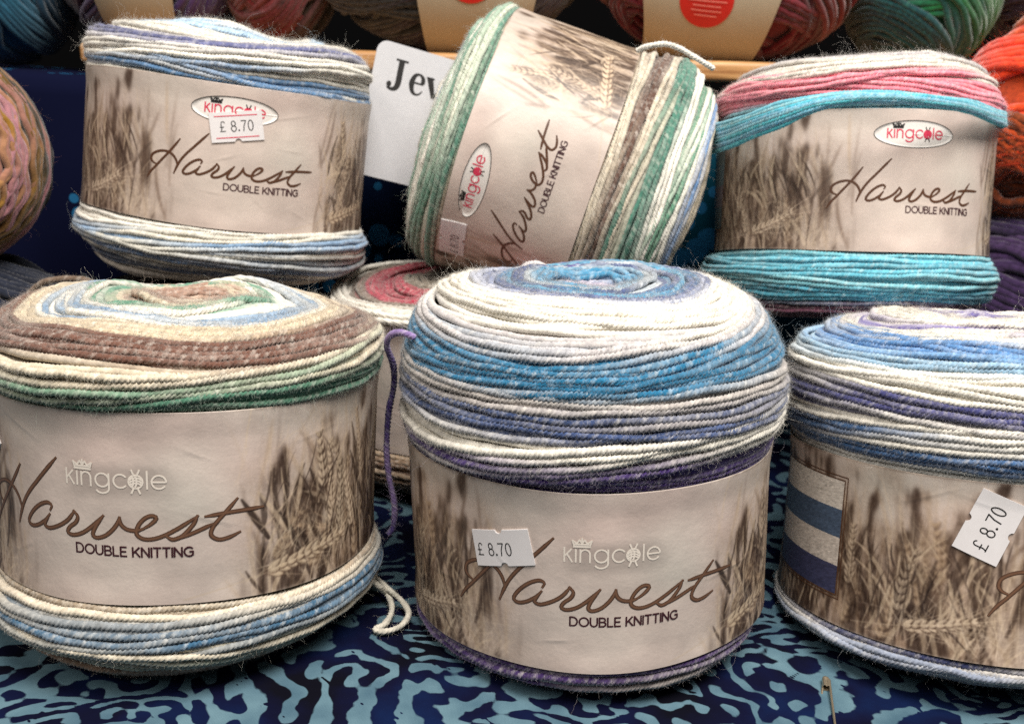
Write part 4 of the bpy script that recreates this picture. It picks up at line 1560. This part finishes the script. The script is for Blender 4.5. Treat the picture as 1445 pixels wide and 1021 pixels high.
# front left cake
rL, ML = make_cake('beige, brown and green yarn cake at the left of the front row',
    to_world((-0.1136, 0.3311, -0.1255)), (0.0, 0.054), 0.0648, 0.0600, 0.0310, 0.0225, math.radians(-24.5),
    [(0, (126, 160, 200)), (.05, (214, 202, 184)), (.16, (170, 140, 124)), (.26, (206, 194, 172)), (.31, (118, 164, 142)), (.36, W), (.46, (146, 176, 204)), (.51, W), (.56, (212, 198, 174)), (.65, (130, 97, 84)), (.80, (214, 204, 184)), (.87, (96, 144, 122)), (.975, (190, 200, 182))],
    [(0, (172, 156, 136)), (4.5, (214, 204, 186)), (9.5, (74, 114, 142)), (15.5, (216, 208, 190)), (20, (140, 150, 138)), (23.5, (150, 126, 108)), (36, (140, 116, 98))],
    True, 0.00030, 0.0040, seed=4, fz=(52000, 1700), bulge_up=1.02, bulge_lo=1.03, disc=0.72, fin_lo=0.5,
    sticker=[dict(ang=-70, v=0.76, rot=-38)])
add_tail(rL, ML, [at_y(500, 790, 0.345), at_z(528, 820, 0.012), at_z(546, 836, 0.006), at_z(553, 858, 0.004), at_z(544, 878, 0.003), at_z(529, 887, 0.003), at_z(544, 890, 0.003), at_z(566, 883, 0.003), at_z(577, 866, 0.004), at_z(566, 846, 0.005), at_z(545, 828, 0.008), at_y(510, 800, 0.35)],
         (226, 220, 204), rad=0.00105)
zt = 0.110
add_tail(rL, ML, [at_z(178, 470, zt - .002), at_z(150, 468, zt + .0015), at_z(138, 456, zt + .003), at_z(144, 444, zt + .003), at_z(160, 442, zt + .003), at_z(172, 452, zt + .002), at_z(180, 466, zt - .001), at_z(205, 470, zt - .002)], W, name='yarn_loop', rad=0.0012)

add_tail(rL, ML, [at_z(x, y, z) for x, y, z in ((252, 452, zt - .006), (262, 444, zt - .002), (280, 440, zt), (298, 444, zt - .001), (302, 452, zt - .004))], (120, 156, 196), name='yarn_loop', rad=0.0013)
add_tail(rL, ML, [at_z(x, y, z) for x, y, z in ((205, 455, zt - .004), (215, 436, zt), (250, 428, zt + .001), (290, 426, zt + .001), (330, 432, zt), (345, 446, zt - .003))], (206, 192, 172), name='yarn_loop', rad=0.0011)

# front right cake
rR, MR = make_cake('white and blue yarn cake cut by the right side of the front row',
    to_world((0.1716, 0.349, -0.1640)), (0.0, 0.15), 0.0650, 0.0600, 0.0120, 0.0480, math.radians(52),
    [(0, W), (.15, (120, 110, 170)), (.22, W), (.40, (124, 112, 176)), (.45, W), (.515, (112, 158, 206)), (.57, (168, 200, 222)), (.635, W), (.73, (84, 86, 134)), (.81, W), (.866, (88, 126, 170)), (.936, (216, 216, 212))],
    [(0, (66, 72, 108)), (3.5, (200, 196, 192)), (7, (160, 168, 184)), (10, (196, 192, 188)), (15, (140, 144, 158))],
    True, 0.00030, 0.0040, seed=5, fz=(46000, 1500), bulge_up=1.035, bulge_lo=1.01, disc=0.76,
    swatch=[(208, 199, 188), (72, 88, 110), (202, 191, 180), (60, 62, 90)],
    sticker=[dict(ang=8.0, v=0.765, rot=70, W=0.0215, H=0.0145, tx=-0.0078, ty=-0.0024, size=0.0046)])

# upper left cake
rUL, MUL = make_cake('white and pale blue yarn cake standing upright at the upper left',
    to_world((-0.1355, 0.4856, -0.0332)), (0.0815, 0.05), 0.0648, 0.0600, 0.0265, 0.0215, math.radians(1.2),
    [(0, W), (.45, (184, 208, 228)), (.57, W), (.73, (118, 122, 160)), (.795, W), (.90, (112, 148, 184)), (.965, W)],
    [(0, W), (8, (220, 216, 204)), (10, (150, 178, 206)), (15, (212, 210, 200)), (18, (122, 146, 178)), (21, (214, 208, 196)), (26, (108, 124, 152)), (30, (206, 198, 188))],
    False, 0.00042, 0.0048, seed=6, fz=(30000, 1100), bulge_up=0.99, bulge_lo=1.045, disc=0.74, fin_lo=0.62,
    sticker=[dict(ang=2.0, v=0.72, rot=10.5, W=0.0215, H=0.0122, tx=-0.0068, ty=-0.0019, size=0.0042, red=True)])

# upper right cake
rUR, MUR = make_cake('pink, aqua and white yarn cake standing upright at the upper right',
    to_world((0.164, 0.487, -0.0535)), (-0.025, 0.19), 0.0640, 0.0600, 0.0285, 0.0260, math.radians(24),
    [(0, W), (.3, (206, 202, 200)), (.5, W), (.56, (196, 192, 194)), (.68, (222, 216, 206)), (.79, (244, 152, 168)), (.925, (150, 206, 218)), (.96, (112, 194, 214))],
    [(0, (136, 204, 216)), (6, (116, 194, 212)), (13, (148, 208, 218)), (18, (108, 188, 208)), (28, (158, 108, 130)), (32, (120, 84, 100))],
    False, 0.00042, 0.0046, seed=7, fz=(28000, 1000), bulge_up=1.03, bulge_lo=1.04, disc=0.72, fin_lo=0.74,
    swatch=[(120, 130, 128), (110, 126, 130), (130, 120, 124), (104, 116, 118)])
# aqua strands slipping over the mouth of the sleeve
parts = []
rng = np.random.default_rng(77)
for k in range(9):
    f = k / 8
    pts = []
    for x, y0, y1, Y in ((1000, 180, 218, .468), (1030, 172, 206, .440), (1062, 160, 194, .424), (1100, 148, 178, .414), (1145, 137, 158, .4090), (1190, 132, 146, .4075), (1250, 132, 144, .4075), (1310, 136, 147, .411), (1370, 146, 158, .424), (1412, 160, 176, .445), (1416, 162, 178, .470), (1408, 163, 179, .500), (1390, 160, 176, .530)):
        pts.append(at_y(x, y0 + (y1 - y0) * f + rng.normal(0, 0.8), Y - 0.0015 * math.sin(f * 3.1) ))
    parts += strand(np.asarray(pts), (112 + 26 * math.sin(k * 2.1), 192 + 8 * math.sin(k * 1.7), 212), rad=0.00108, seg=0.00045)
V, Q, C = merge(parts)
Mi = np.array(MUR.inverted())
mesh_np('slipped_strands', V @ Mi[:3, :3].T + Mi[:3, 3], Q, M_yarn, rUR, C)

# tilted cake in the upper middle
axT = roll_dir(np.array([-.9, 0, .42]) + np.array([.42, 0, .9]) * -0.1121 + np.array([0, 1, 0]) * 0.1201)
rT, MT = make_cake('cream, green and brown yarn cake lying tilted on its side at the top',
    to_world((0.0132, 0.4951, -0.0394)), (0, 0), 0.0648, 0.0600, 0.0440, 0.0205, math.radians(-16),
    [(0, W), (.45, (176, 200, 220)), (.60, W), (.66, (128, 168, 148)), (.72, W), (.79, (120, 162, 142)), (.85, (220, 222, 206)), (.90, (108, 152, 134)), (.955, (178, 164, 146))],
    [(0, (214, 204, 186)), (8.5, (122, 96, 84)), (14.5, (212, 202, 184)), (20, (96, 146, 130)), (28, W), (34, (112, 160, 136)), (39, W), (43, (126, 160, 200)), (47, (208, 196, 174)), (60, (196, 182, 160))],
    False, 0.00042, 0.0044, seed=8, fz=(30000, 1100), axis=axT, bulge_up=0.985, bulge_lo=1.0, disc=0.50, sh_f=0.92, fin_lo=0.66, wr=2.2,
    sticker=[dict(ang=-45, v=0.88, rot=4)])
add_tail(rT, MT, [at_y(898, 72, 0.440), at_y(915, 66, 0.437), at_y(940, 63, 0.436), at_y(962, 70, 0.436), at_y(983, 82, 0.436), at_y(1000, 92, 0.437), at_y(1008, 98, 0.438)], W, rad=0.00115, fz=400)

# the row behind, mostly hidden
rB, MB_ = make_cake('cream and crimson yarn cake half hidden between the two front cakes',
    to_world((-0.020, 0.475, -0.1335)), (-0.05, 0.0), 0.0640, 0.0590, 0.0270, 0.0085, math.radians(-60),
    [(0, (150, 140, 126)), (.45, (176, 60, 84)), (.72, (130, 116, 104)), (.80, W), (.94, (150, 132, 116))],
    [(0, (176, 154, 130)), (8, (120, 92, 74)), (14, (170, 150, 128)), (20, (140, 40, 50)), (26, (120, 100, 84))],
    False, 0.001, 0.003, seed=9, fz=(6000, 300), text=False)
rK, MK = make_cake('dark brown yarn cake hidden behind the beige front left cake',
    to_world((-0.168, 0.468, -0.140)), (-0.05, 0.0), 0.0600, 0.0560, 0.0200, 0.0130, math.radians(-60),
    [(0, (70, 60, 54)), (.5, (96, 84, 74)), (.8, (60, 52, 48))], [(0, (80, 70, 62))],
    False, 0.0012, 0.003, seed=10, fz=(4000, 300), text=False)
add_tail(rK, MK, [at_y(36, 440, 0.43), at_y(42, 415, 0.43), at_y(62, 398, 0.43), at_y(92, 393, 0.43), at_y(122, 396, 0.43), at_y(140, 405, 0.432)], (120, 100, 84), rad=0.0014)


# ------------------------------------------------------------------ safety pin on the cloth
def build_pin():
    h = at_z(1166, 946, 0.001)
    t = at_z(1176, 1050, 0.001)
    d = np.array([t[0] - h[0], t[1] - h[1], 0])
    d /= np.linalg.norm(d)
    s = np.array([-d[1], d[0], 0.0])
    zc = float(cloth_z(h[0], h[1])) + 0.0012
    root = empty('safety_pin', Matrix(((d[0], s[0], 0, h[0]), (d[1], s[1], 0, h[1]), (0, 0, 1, zc), (0, 0, 0, 1))))
    tag(root, 'small brassy safety pin stuck in the batik cloth by the right cake', 'safety pin')

    def wire(name, pts, r):
        P = resample(catmull(pts, 200), 0.0003)
        V, Q, _ = tubes(P[None], np.broadcast_to(np.array([0, 0.1, 1.0]), P.shape)[None], r, 10)
        return mesh_np(name, V, Q, M_steel, root)
    wire('fixed_arm', [(0.002, 0.0012, 0.0008), (0.012, 0.0013, 0.0008), (0.03, 0.0016, 0.0006), (0.042, 0.0014, 0.0004), (0.0455, 0.0, 0.0004), (0.043, -0.0014, 0.0003), (0.0405, 0.0, 0.0009), (0.043, 0.0016, 0.0012), (0.045, 0, 0.0007)], 0.00042)
    wire('pin_arm', [(0.045, 0, 0.0007), (0.041, -0.0012, 0.0002), (0.03, -0.0018, -0.0012), (0.012, -0.0016, -0.0014), (0.0035, -0.0008, 0.0006)], 0.00040)
    # folded cap: a rounded shell, thicker ribs at the folds
    n, m = 26, 28
    u = np.linspace(0, 1, n)
    a = np.linspace(0, 2 * PI, m, endpoint=False)
    half = 0.0013 * np.sqrt(np.clip(1 - (1 - np.clip(u / 0.35, 0, 1)) ** 2, 0, 1)) * (1 - 0.12 * u)
    thick = 0.0011 * np.sqrt(np.clip(1 - (1 - np.clip(u / 0.3, 0, 1)) ** 2, 0, 1))
    X = (u * 0.0066)[:, None] + 0 * a
    Yy = half[:, None] * np.sign(np.cos(a)) * np.abs(np.cos(a)) ** 0.6
    Zz = thick[:, None] * np.sign(np.sin(a)) * np.abs(np.sin(a)) ** 0.7
    Zz = Zz - 0.0005 * np.exp(-((Yy - 0.0001) / 0.0004) ** 2) * (Zz > 0) * smooth(0.2, 0.4, u)[:, None]
    mesh_np('clasp_cap', np.stack([X, Yy, Zz + 0.0004], -1), grid_quads(n, m, True), M_steel, root)


build_pin()
